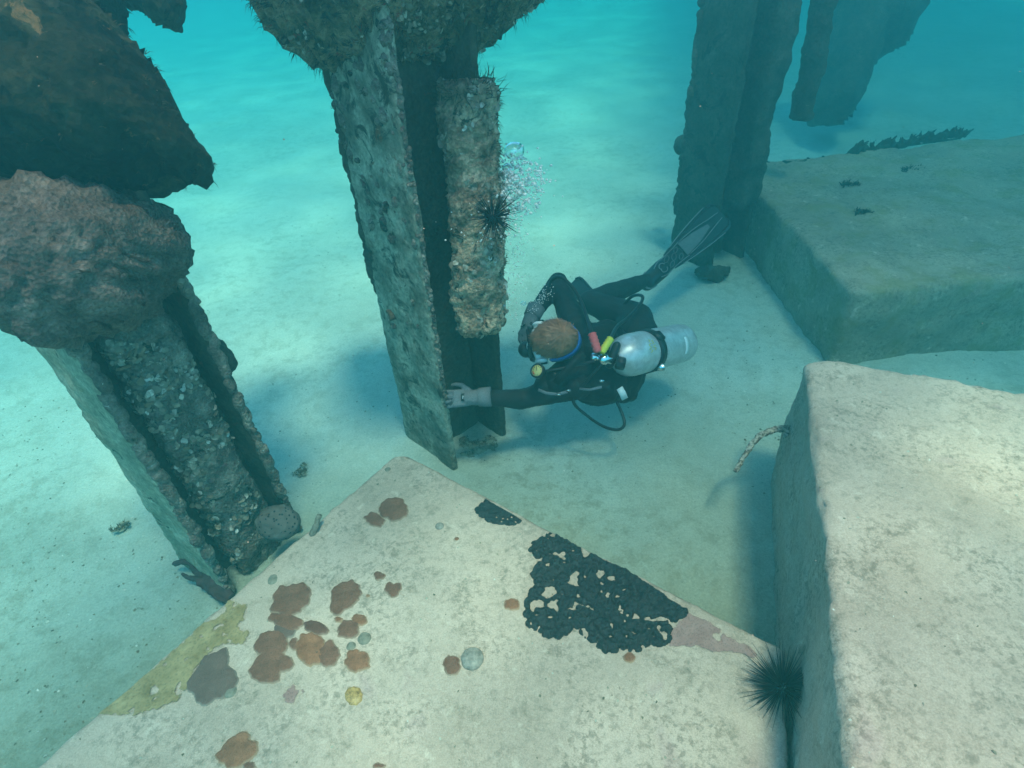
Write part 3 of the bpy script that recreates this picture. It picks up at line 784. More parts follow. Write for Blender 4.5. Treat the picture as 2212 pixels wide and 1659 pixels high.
def patch(name, poly_px, mat_, thick, label, cat, group=None, holes=(), seed=0, rag=0.003, step=0.004, soft=0.012, relief=0.3, rf=60, gaps=0.0, rimw=0.006):
    P = [nbp(p) for p in poly_px]
    xs = [p[0] for p in P]; ys = [p[1] for p in P]
    X, Y = np.meshgrid(np.arange(min(xs) - 3 * step, max(xs) + 3 * step, step), np.arange(min(ys) - 3 * step, max(ys) + 3 * step, step), indexing='ij')
    f = sdf(P, X, Y)
    for h in holes: f = np.minimum(f, -sdf([nbp(p) for p in h], X, Y))
    N = np.zeros_like(f); R = np.zeros_like(f)
    for i in range(X.shape[0]):
        for j in range(X.shape[1]):
            N[i, j] = mn.noise((X[i, j] * 70, Y[i, j] * 70, seed)) + .6 * mn.noise((X[i, j] * 170, Y[i, j] * 170, seed + 3))
            R[i, j] = 0.5 - mn.voronoi((X[i, j] * rf, Y[i, j] * rf, seed))[0][0] + .35 * mn.noise((X[i, j] * 3 * rf, Y[i, j] * 3 * rf, seed))
    f = f + rag * N
    if gaps: 
        for i in range(X.shape[0]):
            for j in range(X.shape[1]):
                g = mn.noise((X[i, j] * 26, Y[i, j] * 26, seed + 9)) + .5 * mn.noise((X[i, j] * 60, Y[i, j] * 60, seed + 5))
                f[i, j] = min(f[i, j], (gaps - g) * 0.02)
    keep = f > -step * 1.2
    cell = keep[:-1, :-1] | keep[1:, :-1] | keep[:-1, 1:] | keep[1:, 1:]
    idx = {}; v = []; fc = []; rim = []
    def vid(i, j):
        if (i, j) not in idx:
            z = nbz(X[i, j], Y[i, j])
            if z is None: return None
            F = f[i, j]
            h = thick * (math.sqrt(1 - (1 - min(1, F / soft)) ** 2)) * (1 + relief * R[i, j]) + .0008 if F > 0 else max(-0.006, F * 1.2)
            idx[(i, j)] = len(v); v.append((X[i, j], Y[i, j], z + h)); rim.append(max(0.0, 1 - F / rimw))
        return idx[(i, j)]
    for i, j in zip(*np.nonzero(cell)):
        q = [vid(i, j), vid(i + 1, j), vid(i + 1, j + 1), vid(i, j + 1)]
        if None in q: continue
        fc.append(q)
    me = arr2m(v, fc); at = me.attributes.new('rim', 'FLOAT', 'POINT'); at.data.foreach_set('value', np.array(rim, np.float32))
    return link(name, me, mat_, label=label, cat=cat, group=group)

def patch_mat(name, lo, hi, rim_c, rim_amt=0.6, scale=30, spec=0.2, rough=0.75, bump=0.5, voro=60, fade=False):
    k = NT(name); c = k.ramp(k.noise(scale, 6, 0.65), [(0.3, lo), (0.7, hi)])
    c = k.mix(0.6, c, k.ramp(k.voro(voro * 4), [(0.05, (0.55, 0.55, 0.55)), (0.5, (1.2, 1.2, 1.2))]), 'MULTIPLY')
    a = k.n('ShaderNodeAttribute', attribute_name='rim')
    c = k.mix(k.math('MULTIPLY', k.ramp(a.outputs['Fac'], [(0.25, 0.0), (0.9, 1.0)]), rim_amt), c, rim_c)
    if fade: k.l(k.ramp(k.math('ADD', a.outputs['Fac'], k.math('MULTIPLY', k.noise(45, 6, .75), 1.1)), [(0.92, 1.0), (1.38, 0.0)]), k.b.inputs['Alpha'])
    k.col(c); k.rough(rough, spec); k.bump(k.math('ADD', k.noise(scale * 6, 5, 0.7), k.voro(voro * 4)), bump, 0.003); return k.m

M_BR = patch_mat('rust_brown_coral', (0.115, 0.046, 0.028), (0.20, 0.085, 0.052), (0.42, 0.30, 0.22))
M_BR2 = patch_mat('grey_brown_coral', (0.105, 0.060, 0.047), (0.155, 0.09, 0.07), (0.34, 0.27, 0.22), voro=90)
M_BR3 = patch_mat('orange_brown_coral', (0.14, 0.052, 0.026), (0.29, 0.120, 0.062), (0.44, 0.30, 0.20))
M_BR4 = patch_mat('dark_brown_coral', (0.09, 0.034, 0.022), (0.15, 0.062, 0.04), (0.35, 0.24, 0.18))
def blob_poly(cx, cy, rx, ry, seed, lob=0.16, rot=0.0, notch=None, n=40):
    o = []
    for i in range(n):
        t = 2 * math.pi * i / n
        r = 1 + lob * mn.noise((math.cos(t) * 1.7, math.sin(t) * 1.7, seed * 3.1)) + lob * .6 * mn.noise((math.cos(t) * 4, math.sin(t) * 4, seed * 1.7))
        if notch:
            d = abs((t - notch[0] + math.pi) % (2 * math.pi) - math.pi)
            r *= 1 - notch[1] * max(0, 1 - d / notch[2])
        x, y = math.cos(t) * rx * r, math.sin(t) * ry * r
        o.append((cx + x * math.cos(rot) - y * math.sin(rot), cy + x * math.sin(rot) + y * math.cos(rot)))
    return [c6(*p) for p in o]
CG = 'brown encrusting corals on the foreground block'
corals = [
 (1225, 305, 80, 60, M_BR, 'round brown coral patch nearest the tip of the foreground block', None, 0),
 (1127, 357, 56, 36, M_BR, 'small brown coral touching the left side of the round patch near the block tip', None, .35),
 (685, 775, 112, 84, M_BR, 'broad smooth brown coral at the upper left of the cluster, above the crescent one', None, -.45),
 (965, 762, 108, 70, M_BR, 'angular brown coral leaning right, at the upper right of the cluster', (3.6, .3, .8), -.75),
 (1150, 652, 29, 25, M_BR, 'upper of two small brown corals standing right of the cluster', None, 0),
 (1222, 718, 48, 38, M_BR, 'lower of two small brown corals right of the cluster, with a notch', (4.9, .4, .4), 0),
 (655, 893, 96, 44, M_BR, 'flat brown coral just below the broad smooth one', (2.2, .35, .7), .15),
 (655, 935, 55, 48, M_BR2, 'small pale brown coral overlapping the flat one on its lower side', None, .3),
 (820, 925, 70, 36, M_BR4, 'darkest brown coral, in the middle of the cluster', None, .25),
 (937, 880, 22, 17, M_BR3, 'tiny orange coral between the dark one and the angular one', None, 0),
 (1048, 883, 40, 32, M_BR3, 'little orange brown coral at the right end of the cluster, touching a rounder one', None, .2),
 (988, 932, 64, 50, M_BR, 'rounded dark centred coral at the right of the cluster above grey shells', None, -.2),
 (583, 1010, 95, 68, M_BR, 'brown coral at the left of the cluster, tucked above the largest lobed one', None, -.35),
 (705, 1010, 25, 33, M_BR, 'narrow little brown coral squeezed between two large ones', None, 0),
 (795, 1037, 92, 92, M_BR3, 'large orange tinted coral with an open right side, centre of the cluster', (-.1, .35, .8), .2),
 (878, 1058, 72, 72, M_BR, 'crescent brown coral hugging the right of the large orange tinted one', (3.7, .5, .8), .3),
 (590, 1130, 118, 82, M_BR, 'large lobed brown coral at the lower left of the cluster', (1.0, .45, .6), -.25),
 (1037, 1098, 70, 62, M_BR3, 'orange brown coral with glowing centre below the grey shells', None, .1),
 (285, 1182, 158, 112, M_BR2, 'largest greyish brown coral, smooth, beside the yellow crust', (.35, .35, .6), -.85),
 (408, 1572, 118, 82, M_BR3, 'orange brown coral at the bottom edge of the photo', (-.2, .3, .5), -.65),
 (470, 1650, 36, 26, M_BR, 'sliver of brown coral at the bottom edge beside the orange brown one', None, 0),
 (1533, 1122, 46, 50, M_BR, 'small brown coral touching the grey limpet', None, 0),
 (1848, 800, 40, 32, M_BR3, 'small reddish coral left of the large black sponge', None, 0),
 (1147, 1648, 36, 18, M_BR, 'tiny brown coral cut by the bottom edge of the photo near the middle', None, 0),
 (1090, 755, 11, 9, M_BR3, 'tiny orange speck of coral right of the angular coral', None, 0),
]
for i, (cx, cy, rx, ry, m, lb, nt, ro) in enumerate(corals):
    patch('encrusting_coral', blob_poly(cx, cy, rx, ry, i + 1.0, 0.22, ro, nt), m, 0.0045 if rx < 60 else 0.0065, lb, 'coral', CG, seed=i * 1.3, rag=0.0022, step=0.0032, relief=.15)
patch('encrusting_coral', [c7(977 + 36 * math.cos(t / 16 * 6.283), 1022 + 30 * math.sin(t / 16 * 6.283)) for t in range(16)], M_BR3, .004, 'small orange coral just below the large black sponge', 'coral', CG, seed=77, rag=.002, step=.0032)

M_YEL = patch_mat('yellow_crust', (0.15, 0.095, 0.035), (0.36, 0.255, 0.13), (0.55, 0.38, 0.20), .7, 14, voro=30, fade=True)
patch('yellow_crust', [c5(*p) for p in [(330, 1460), (400, 1430), (560, 1300), (740, 1150), (870, 1020), (925, 960), (975, 985), (1012, 990), (1002, 1050), (1028, 1110), (990, 1170), (900, 1165), (835, 1215), (792, 1280), (770, 1345), (720, 1400), (640, 1430), (520, 1462), (420, 1452)]],
      M_YEL, 0.0045, 'mustard yellow crust spread along the left edge of the foreground block', 'crust', seed=4.2, rag=0.008, step=0.0045, relief=.6, rf=34, gaps=.72, rimw=.012,
      holes=[[c5(850 + 60 * math.cos(t / 10 * 6.283) + 22 * math.sin(t / 10 * 6.283), 1030 + 22 * math.sin(t / 10 * 6.283) - 28 * math.cos(t / 10 * 6.283)) for t in range(10)],
             [c5(995 + 20 * math.cos(t / 8 * 6.283), 1082 + 17 * math.sin(t / 8 * 6.283)) for t in range(8)]])
M_PINK = patch_mat('pink_coralline', (0.22, 0.115, 0.10), (0.32, 0.19, 0.165), (0.42, 0.34, 0.28), .5, 18, voro=40, fade=True)
patch('coralline_crust', [c7(*p) for p in [(1285, 752), (1345, 775), (1440, 812), (1560, 905), (1660, 950), (1740, 1010), (1700, 1045), (1600, 1010), (1520, 1000), (1450, 1005), (1380, 968), (1290, 975), (1195, 968), (1205, 860), (1270, 800)]],
      M_PINK, 0.003, 'pink coralline crust on the block edge between black sponge and urchin', 'crust', seed=2.2, rag=0.006, step=0.005, gaps=.85, rimw=.010)
patch('coralline_crust', blob_poly(715, 1290, 68, 62, 51.0, .3), M_PINK, .003, 'faint pink patchy crust below the coral cluster', 'crust', seed=8.1, rag=.006, step=.004, gaps=.30, rimw=.010)

k = NT('black_sponge')
c = k.ramp(k.noise(45, 6, .7), [(0.3, (0.006, 0.007, 0.008)), (0.7, (0.022, 0.024, 0.024))])
c = k.mix(k.math('MULTIPLY', k.ramp(k.noise(120, 3, .6, dist=1.5), [(0.60, 0.0), (0.70, 1.0)]), .35), c, (0.16, 0.16, 0.14))
k.col(c); k.rough(.5, .4); k.bump(k.math('ADD', k.noise(90, 6, .7), k.voro(70)), .9, .008); M_BLK = k.m
def lobed(pts, conv, r=13, seed=0, start=0, end=None):
    """scallop the outline into rounded lobes between the given points (open sea edge left straight)"""
    out = []; n = len(pts)
    for i in range(n):
        (ax, ay), (bx, by) = pts[i], pts[(i + 1) % n]
        L = math.hypot(bx - ax, by - ay); m = max(3, int(L / 8))
        sc = 0 if (end is not None and start <= i < end) else r
        for kx in range(m):
            t = kx / m; nx, ny = (by - ay) / (L + 1e-6), -(bx - ax) / (L + 1e-6)
            o = sc * math.sin(t * math.pi) ** .6
            out.append(conv(ax + (bx - ax) * t + nx * o, ay + (by - ay) * t + ny * o))
    return out
def ell(cx, cy, rx, ry, conv, rot=0.0, n=22, sd=0):
    return [conv(cx + (math.cos(t) * rx * math.cos(rot) - math.sin(t) * ry * math.sin(rot)) * (1 + .7 * mn.noise((math.cos(t) * 1.5, math.sin(t) * 1.5, sd + .5))), cy + math.cos(t) * rx * math.sin(rot) + math.sin(t) * ry * math.cos(rot)) for t in [2 * math.pi * i / n for i in range(n)]]
big = [(520, 300), (600, 338), (700, 395), (760, 425), (860, 478), (960, 520), (1100, 612), (1200, 685), (1310, 752), (1270, 800), (1200, 800), (1145, 792), (1200, 830), (1208, 890), (1190, 945), (1100, 938), (1048, 950), (1010, 985), (965, 955),
       (918, 965), (860, 990), (815, 975), (800, 930), (715, 900), (700, 850), (650, 830), (600, 895), (540, 900), (470, 885), (462, 840), (415, 855), (388, 800), (385, 745), (392, 675), (470, 600), (425, 570), (428, 515), (495, 475), (480, 440), (415, 420), (415, 385), (440, 352), (515, 345)]
hl = [(662, 565, 24, 48, .5), (510, 650, 46, 34, -.4), (455, 715, 34, 22, .35), (530, 722, 27, 24, -.6), (640, 745, 27, 10, .2), (876, 570, 30, 15, .4), (852, 665, 14, 17, 0), (955, 632, 24, 7, -.6), (1012, 790, 20, 16, .4), (520, 792, 15, 10, 0),
      (952, 815, 11, 9, 0), (920, 735, 8, 18, 0), (1145, 802, 40, 13, -.2), (520, 427, 11, 6, 0), (507, 487, 11, 13, 0), (684, 670, 9, 14, .2), (905, 675, 12, 8, 0), (935, 755, 7, 10, 0), (630, 795, 8, 10, 0), (652, 410, 7, 6, 0), (538, 578, 6, 9, 0), (760, 745, 16, 6, .6), (868, 905, 10, 8, 0), (720, 790, 12, 5, -.5), (1000, 880, 14, 6, .7), (1090, 860, 9, 7, 0), (600, 480, 10, 6, .3), (720, 560, 8, 12, 0), (800, 520, 9, 5, .4), (960, 900, 6, 9, 0), (1120, 905, 8, 5, 0), (560, 850, 7, 5, 0), (440, 780, 8, 6, 0)]
patch('black_sponge', lobed(big, c7, 22, 0, 0, 8), M_BLK, 0.014, 'large black lobed sponge with pale holes draped over the right edge of the foreground block', 'sponge',
      holes=[ell(*h[:4], c7, h[4], sd=i) for i, h in enumerate(hl)], seed=9.0, rag=.0035, step=.0034, soft=.011, relief=.95, rf=48, gaps=.50)
sm = [(148, 110), (200, 140), (260, 175), (330, 215), (356, 232), (330, 248), (300, 258), (255, 252), (215, 250), (180, 242), (150, 235), (148, 212), (118, 215), (108, 195), (88, 180), (90, 165), (115, 160), (112, 142), (140, 135)]
patch('black_sponge', lobed(sm, c7, 7, 0, 0, 4), M_BLK, 0.009, 'small black sponge on the block edge nearer the block tip', 'sponge',
      holes=[ell(a, b, 7, 6, c7) for a, b in ((212, 217), (250, 222), (275, 225), (300, 215), (322, 240), (240, 240))], seed=3.0, rag=.0014, step=.0036, soft=.007, relief=.3, rf=60)
# rim of the black sponges hanging over the block edge
M_EDGE = M_BLK

def grit():
    r = random.Random(17); pts = []
    for bvh, box_, n in ((NB_BVH, (-1.3, .75, .35, 1.7), 700), (RB_BVH, (.5, 2.0, .2, 1.7), 420)):
        for _ in range(n):
            x, y = r.uniform(*box_[:2]), r.uniform(*box_[2:])
            if mn.noise((x * 3, y * 3, 5.0)) + r.uniform(-.35, .35) < 0: continue
            h = bvh.ray_cast(Vector((x, y, 1)), Vector((0, 0, -1)))
            if h[0] is not None and h[1].z > .8: pts.append((h[0], Vector((0, 0, 1))))
    link('shell_grit', shells(pts, .0012, .0045, 9, .7), M_DEB, kind='stuff')
grit()

def dome(px, r, h, m, name, label, cat, seed, group=None, ribs=0, sx=1.0, rot=0.0):
    x, y = nbp(px); z = nbz(x, y) or NB_H; v, f = [], []; N, K = 28, 9
    for i in range(K):
        a = math.pi / 2 * i / (K - 1)
        for j in range(N):
            t = 2 * math.pi * j / N; rr_ = math.cos(a) * r * (1 + (.05 * math.sin(ribs * t) if ribs else 0) + .06 * mn.noise((math.cos(t) * 2, math.sin(t) * 2, seed)))
            u, w_ = rr_ * math.cos(t) * sx, rr_ * math.sin(t)
            v.append((x + u * math.cos(rot) - w_ * math.sin(rot), y + u * math.sin(rot) + w_ * math.cos(rot), z - .003 + h * math.sin(a) ** .8))
    for i in range(K - 1):
        for j in range(N): f.append((i * N + j, i * N + (j + 1) % N, (i + 1) * N + (j + 1) % N, (i + 1) * N + j))
    me = displace(arr2m(v, f), [(r * .05, 1.2 / r, 3, 'n')], seed)
    return link(name, me, m, label=label, cat=cat, group=group)
def shell_mat(name, a, b, sc=60, gl=.45):
    k = NT(name); k.col(k.ramp(k.noise(sc, 6, .7), [(0.32, a), (0.66, b)])); k.rough(gl, .5); k.bump(k.noise(sc * 2, 5), .5, .003); return k.m
M_LIMP = shell_mat('grey_limpet_shell', (0.13, 0.11, 0.09), (0.34, 0.29, 0.24), 60, .6); M_GOLD = shell_mat('golden_shell', (0.15, 0.075, 0.02), (0.55, 0.33, 0.11), 90)
M_GSH = shell_mat('algae_grown_shell', (0.11, 0.095, 0.07), (0.26, 0.22, 0.165), 50, .9)
dome(c6(1640, 1088), .034, .020, M_LIMP, 'limpet', 'shiny grey limpet in the middle of the foreground block', 'limpet', 1)
dome(c6(1468, 388), .016, .012, M_LIMP, 'sea_snail', 'little grey snail shell on the block near the small black sponge', 'snail', 2)
dome(c6(1016, 1278), .030, .012, M_GOLD, 'limpet', 'oval golden limpet below the coral cluster', 'limpet', 3, ribs=9, sx=.78, rot=.7)
dome(c6(1072, 978), .021, .012, M_GSH, 'limpet', 'larger grey green shell right of the coral cluster', 'limpet', 4)
dome(c6(1003, 1018), .015, .009, M_GSH, 'limpet', 'smaller grey green shell between corals at the right of the cluster', 'limpet', 5)
dome(c6(590, 668), .022, .005, M_GSH, 'limpet', 'flat ring shaped shell scar near the left edge of the block', 'limpet', 6)
dome(c6(1558, 455), .009, .006, M_BR3, 'limpet', 'tiny orange dot below the little grey snail', 'limpet', 7)
dome(c6(1195, 90), .013, .008, M_GSH, 'limpet', 'small grey bump at the very tip of the block', 'limpet', 8)
dome(c6(370, 1260), .018, .010, M_GSH, 'limpet', 'grey green shell lump in the notch of the largest coral', 'limpet', 9)
# tube sponge stub on the edge by the left pile
q = nbp(c6(798, 430)); p = Vector((*q, NB_H - .005)); t_ = U(c6(836, 330)[0], c6(836, 330)[1], NB_H + .055)
bm = bmesh.new(); tube(bm, [p, p * .6 + t_ * .4 + V(0.004, 0, .004), t_], [.013, .011, .008], 10)
link('tube_sponge', displace(b2m(bm), [(.004, 60, 3, 'n')], 2), M_GSH, label='stubby grey tube sponge on the block edge beside the left pile', cat='sponge')

# ------------------------------------------------------------------ sea urchins
k = NT('urchin_black'); k.col((0.008, 0.008, 0.011)); k.rough(.45, .4); M_UR = k.m
def urchin(c, nrm, rad, ln, n, label, seed, hemi=-0.15):
    t = thing('sea_urchin', label, 'sea urchin', c); bm = bmesh.new(); B = basis(nrm)
    ellipsoid(bm, c + nrm * rad * .6, (rad, rad, rad * .75), B, 3)
    link('body', displace(b2m(bm), [(.003, 120, 2, 'n')], seed), M_UR, parent=t)
    r = random.Random(seed); v, f = [], []
    for i in range(n):
        z = r.uniform(hemi, 1); a = r.uniform(0, 2 * math.pi); s = math.sqrt(1 - z * z)
        d = B @ Vector((math.cos(a) * s, math.sin(a) * s, z)); d = (d + Vector((r.uniform(-1, 1), r.uniform(-1, 1), r.uniform(-1, 1))) * .18).normalized()
        l = ln * r.uniform(.45, 1.1); w_ = .0011; Bx = basis(d); o = c + nrm * rad * .6 + d * rad * .7; e = o + d * l; kx = len(v)
        for q, ww in ((o, w_ * 1.5), (o + d * l * .5, w_), (e, w_ * .35)):
            for j in range(3): v.append(q + Bx @ Vector((math.cos(j * 2.094) * ww, math.sin(j * 2.094) * ww, 0)))
        for g in (0, 3):
            for j in range(3): f.append((kx + g + j, kx + g + (j + 1) % 3, kx + g + 3 + (j + 1) % 3, kx + g + 3 + j))
    link('spines', arr2m(v, f), M_UR, parent=t, kind='stuff')
uc = U(1694, 1492, NB_H + .008)
urchin(uc, (Vector((-.45, .1, 1))).normalized(), .030, .098, 300, 'long spined black sea urchin wedged between the foreground block and the right block', 3)
d_ = (D(1062, 470, 1) - CAM); hp = CAM + d_ * 1.91
urchin(hp, (CAM - hp + Vector((.5, 0, .2))).normalized(), .026, .075, 170, 'black sea urchin clinging to the hanging post behind the bubbles', 4, -.05)

# rope sponge poking out of the right block
dr = (D(1706, 924, 1) - CAM); h = RB_BVH.ray_cast(CAM, dr.normalized())
dep = (h[0] - CAM).dot(FW) if h[0] is not None else 2.0
bm = bmesh.new(); pts = [(1716, 922), (1700, 926), (1674, 928), (1640, 942), (1616, 972), (1600, 999), (1588, 1020)]
tube(bm, [D(a, b, dep + .015 - .018 * i) for i, (a, b) in enumerate(pts)], [.013, .013, .012, .011, .010, .009, .008], 10)
tube(bm, [D(1700, 926, dep - .003), D(1702, 935, dep - .02), D(1694, 944, dep - .03)], [.010, .008, .006], 8)
me = displace(remesh(b2m(bm), .004), [(.005, 55, 3, 'n'), (.003, 140, 2, 'n')], 2)
k = NT('mottled_rope_sponge'); k.col(k.ramp(k.noise(75, 4, .6), [(0.42, (0.12, 0.085, 0.065)), (0.56, (0.42, 0.36, 0.29))])); k.rough(.85, .15); k.bump(k.noise(160), .6, .004)
link('rope_sponge', me, k.m, label='thin bent rope sponge sticking out of the right block side', cat='sponge')
#@@LIFE_END

# ================================================================== diver
k = NT('black_neoprene'); n_ = k.noise(18, 4); k.col(k.ramp(n_, [(0.3, (0.008, 0.009, 0.010)), (0.7, (0.016, 0.017, 0.018))])); k.rough(.7, .3); k.bump(k.noise(260, 3), .25, .001); M_NEO = k.m
M_NYL = fouling('black_nylon', [(0.3, (0.008, 0.008, 0.009)), (0.7, (0.020, 0.020, 0.021))], [], scale=14, bump=.25, dist=.002, rough=.6)
M_SKIN = plain('skin', (0.50, 0.29, 0.21), .55, .3, var=.08, scale=25)
M_GLV = plain('grey_knit_glove', (0.15, 0.155, 0.16), .9, .1, var=.35, scale=320, bump=.3)
M_GLVD = plain('dark_glove_palm', (0.035, 0.038, 0.042), .8, .2, var=.3, scale=80)
M_BLK2 = plain('black_rubber', (0.012, 0.012, 0.013), .45, .4)
M_WHT = plain('white_silicone', (0.72, 0.72, 0.70), .35, .4, var=.04)
M_BLUE = plain('blue_strap', (0.035, 0.12, 0.36), .7, .2, var=.3, scale=60)
M_PINKR = plain('coral_pink_rubber', (0.75, 0.10, 0.10), .5, .3, var=.08)
M_YELR = plain('yellow_rubber', (0.68, 0.58, 0.05), .5, .3, var=.08)
M_CHR = plain('chrome', (0.75, 0.75, 0.74), .18, .5, 1.0, var=.05)
M_LENS = plain('dark_lens', (0.02, 0.03, 0.035), .08, .6)
M_BLADE = plain('grey_fin_panel', (0.10, 0.105, 0.11), .6, .3, var=.2)
M_LINE = plain('pale_fin_line', (0.17, 0.175, 0.175), .6, .3)

lsh, rsh = D(1236, 834, 2.44), D(1242, 706, 2.50)
MID = (lsh + rsh) / 2
pel = D(1372, 728, 2.84)
aS = (rsh - lsh).normalized(); sS = (pel - MID); sS = (sS - aS * sS.dot(aS)).normalized(); bS = sS.cross(aS).normalized()
TB = Matrix((aS, sS, bS)).transposed()
HC = D(1196, 736, 2.36)
hF = (-RT * .94 + FW * .28 - UP * .12).normalized(); hU = (-FW * .92 - RT * .20 + UP * .15); hU = (hU - hF * hU.dot(hF)).normalized(); hR = hF.cross(hU)
HB = Matrix((hR, hF, hU)).transposed() * 0.90
def H(x, y, z): return HC + HB @ Vector((x, y, z))
lel, lwr = D(1128, 862, 2.46), D(1036, 858, 2.355)
rel, rwr = D(1205, 610, 2.70), D(1150, 682, 2.55)
rhip, lhip = pel + aS * .085, pel - aS * .085
rkn, ran = D(1274, 652, 2.98), D(1400, 604, 3.28)
lkn, lan = D(1330, 690, 3.12), D(1290, 660, 3.30)

def hand(w_, d, dors, size=1.0, curl=(.25, .55, .5), thumb=1, spread=.16, grow=1.0):
    """palm + four jointed fingers + thumb as tapered capsules; d finger direction, dors back of the hand"""
    d = d.normalized(); dors = (dors - d * dors.dot(d)).normalized(); ac = d.cross(dors) * thumb   # ac points to the thumb side
    out = []; s = size
    for o in (-.027, -.009, .009, .027): out.append((w_ + ac * o * .7 * s + d * .012 * s, .0165 * s * grow, w_ + ac * o * s + d * .085 * s, .0145 * s * grow, 1.0, None))
    for i, (o, L) in enumerate(((.029, .076), (.010, .084), (-.010, .078), (-.029, .061))):
        p = w_ + ac * o * s + d * .088 * s; dd = (d + ac * (o / .029) * spread).normalized(); seg = (L * .46, L * .31, L * .23); rad = (.0098, .0088, .0080, .0068); an = 0
        for kx in range(3):
            an += curl[kx] * (1 + .12 * (i - 1.5)); e = p + (dd * math.cos(an) - dors * math.sin(an)) * seg[kx] * s
            out.append((p, rad[kx] * s * grow, e, rad[kx + 1] * s * grow, 1.0, None)); p = e
    p = w_ + ac * .032 * s + d * .025 * s; dd = (d * .75 + ac * .65 - dors * .25).normalized()
    e = p + dd * .042 * s; out.append((p, .0145 * s * grow, e, .0115 * s * grow, 1.0, None))
    dd = (d * .92 + ac * .25 - dors * .4).normalized(); e2 = e + dd * .030 * s; out.append((e, .0115 * s * grow, e2, .0095 * s * grow, 1.0, None))
    e3 = e2 + (d * .9 - dors * .55).normalized() * .024 * s; out.append((e2, .0095 * s * grow, e3, .0078 * s * grow, 1.0, None))
    return out
LHd, LHn = (-RT * .96 - UP * .05 + FW * .05), (-FW + UP * .15)
RHd, RHn = (-UP * .80 - RT * .38 - FW * .30), (-FW * .55 - RT * .80 + UP * .1)
L_hand = lambda g: hand(lwr + LHd.normalized() * .02, LHd, LHn, .90, (.30, .60, .55), 1, grow=g)
R_hand = lambda g: hand(rwr + RHd.normalized() * .015, RHd, RHn, .88, (.35, .60, .55), -1, grow=g)

body = thing('person', 'scuba diver in black wetsuit with short reddish hair, gloved hand on the middle pile', 'person', pel - Vector((0, 0, .2)))
bm = bmesh.new()
segs = [(MID - aS * .10 + sS * .03, .078, MID + aS * .10 + sS * .03, .078, 16, .8, sS)]
for s_ in segs: capsule(bm, *s_)
ellipsoid(bm, MID + sS * .13, (.155, .19, .102), TB, 4); ellipsoid(bm, MID + sS * .31, (.130, .17, .095), TB, 4); ellipsoid(bm, pel, (.140, .125, .105), TB, 4)
capsule(bm, MID - aS * .115 + sS * .02, .072, lsh - sS * .0, .062); capsule(bm, MID - aS * .07 + sS * .02, .06, D(1180, 832, 2.43), .052); capsule(bm, MID + aS * .115 + sS * .02, .072, rsh, .062)
for p0, r0, p1, r1 in ((lsh, .060, lel, .043), (lel, .044, lwr, .029), (lwr, .028, lwr + LHd.normalized() * .03, .025), (rsh, .060, rel, .044), (rel, .045, rwr, .029), (rwr, .028, rwr + RHd.normalized() * .03, .024),
                       (rhip, .088, rkn, .058), (rkn, .058, rkn * .62 + ran * .38, .056), (rkn * .62 + ran * .38, .056, ran, .036), (lhip, .088, lkn, .058), (lkn, .056, lan, .038)):
    capsule(bm, p0, r0, p1, r1)
capsule(bm, ran, .036, ran + (D(1440, 570, 3.42) - ran) * .55, .030); capsule(bm, lan, .036, lan + V(-.03, .06, .03), .03)
capsule(bm, MID - sS * .01, .062, H(0, -.03, -.075), .056)      # neck
ellipsoid(bm, H(0, -.012, .028), (.073, .094, .090), HB, 4); ellipsoid(bm, H(0, .040, -.040), (.057, .056, .075), HB, 4); ellipsoid(bm, H(0, .052, -.095), (.040, .036, .030), HB, 3)
capsule(bm, H(0, .092, .005), .009, H(0, .110, -.035), .014)    # nose
for sx in (-1, 1):
    ellipsoid(bm, H(.073 * sx, -.010, -.020), (.009, .022, .032), HB, 3)
    ellipsoid(bm, H(.03 * sx, .088, .022), (.022, .010, .008), HB, 2)
ellipsoid(bm, H(0, .094, -.068), (.022, .009, .009), HB, 2)
for s_ in L_hand(.86) + R_hand(.86): capsule(bm, *s_, seg=10) if len(s_) == 4 else capsule(bm, s_[0], s_[1], s_[2], s_[3], 10)
me = remesh(b2m(bm), .0058, 5, .5)
displace(me, [(.003, 14, 3, 'n'), (.0012, 45, 2, 'n')], 2)
o = link('body', me, [M_NEO, M_SKIN, M_GLVD], parent=body)
org = _origin(body)
for p in me.polygons:
    q = p.center + org; l = HB.inverted() @ (q - HC)
    if l.length < .20 and l.z > -.135 and math.hypot(l.x, l.y + .01) < .118 and (l.z > -.07 or math.hypot(l.x, l.y) < .075): p.material_index = 1
    elif (q - lwr).dot(LHd) > .01 and (q - lwr).length < .22: p.material_index = 2
    elif (q - rwr).dot(RHd) > .008 and (q - rwr).length < .2 and (q - HC).length > .085: p.material_index = 2
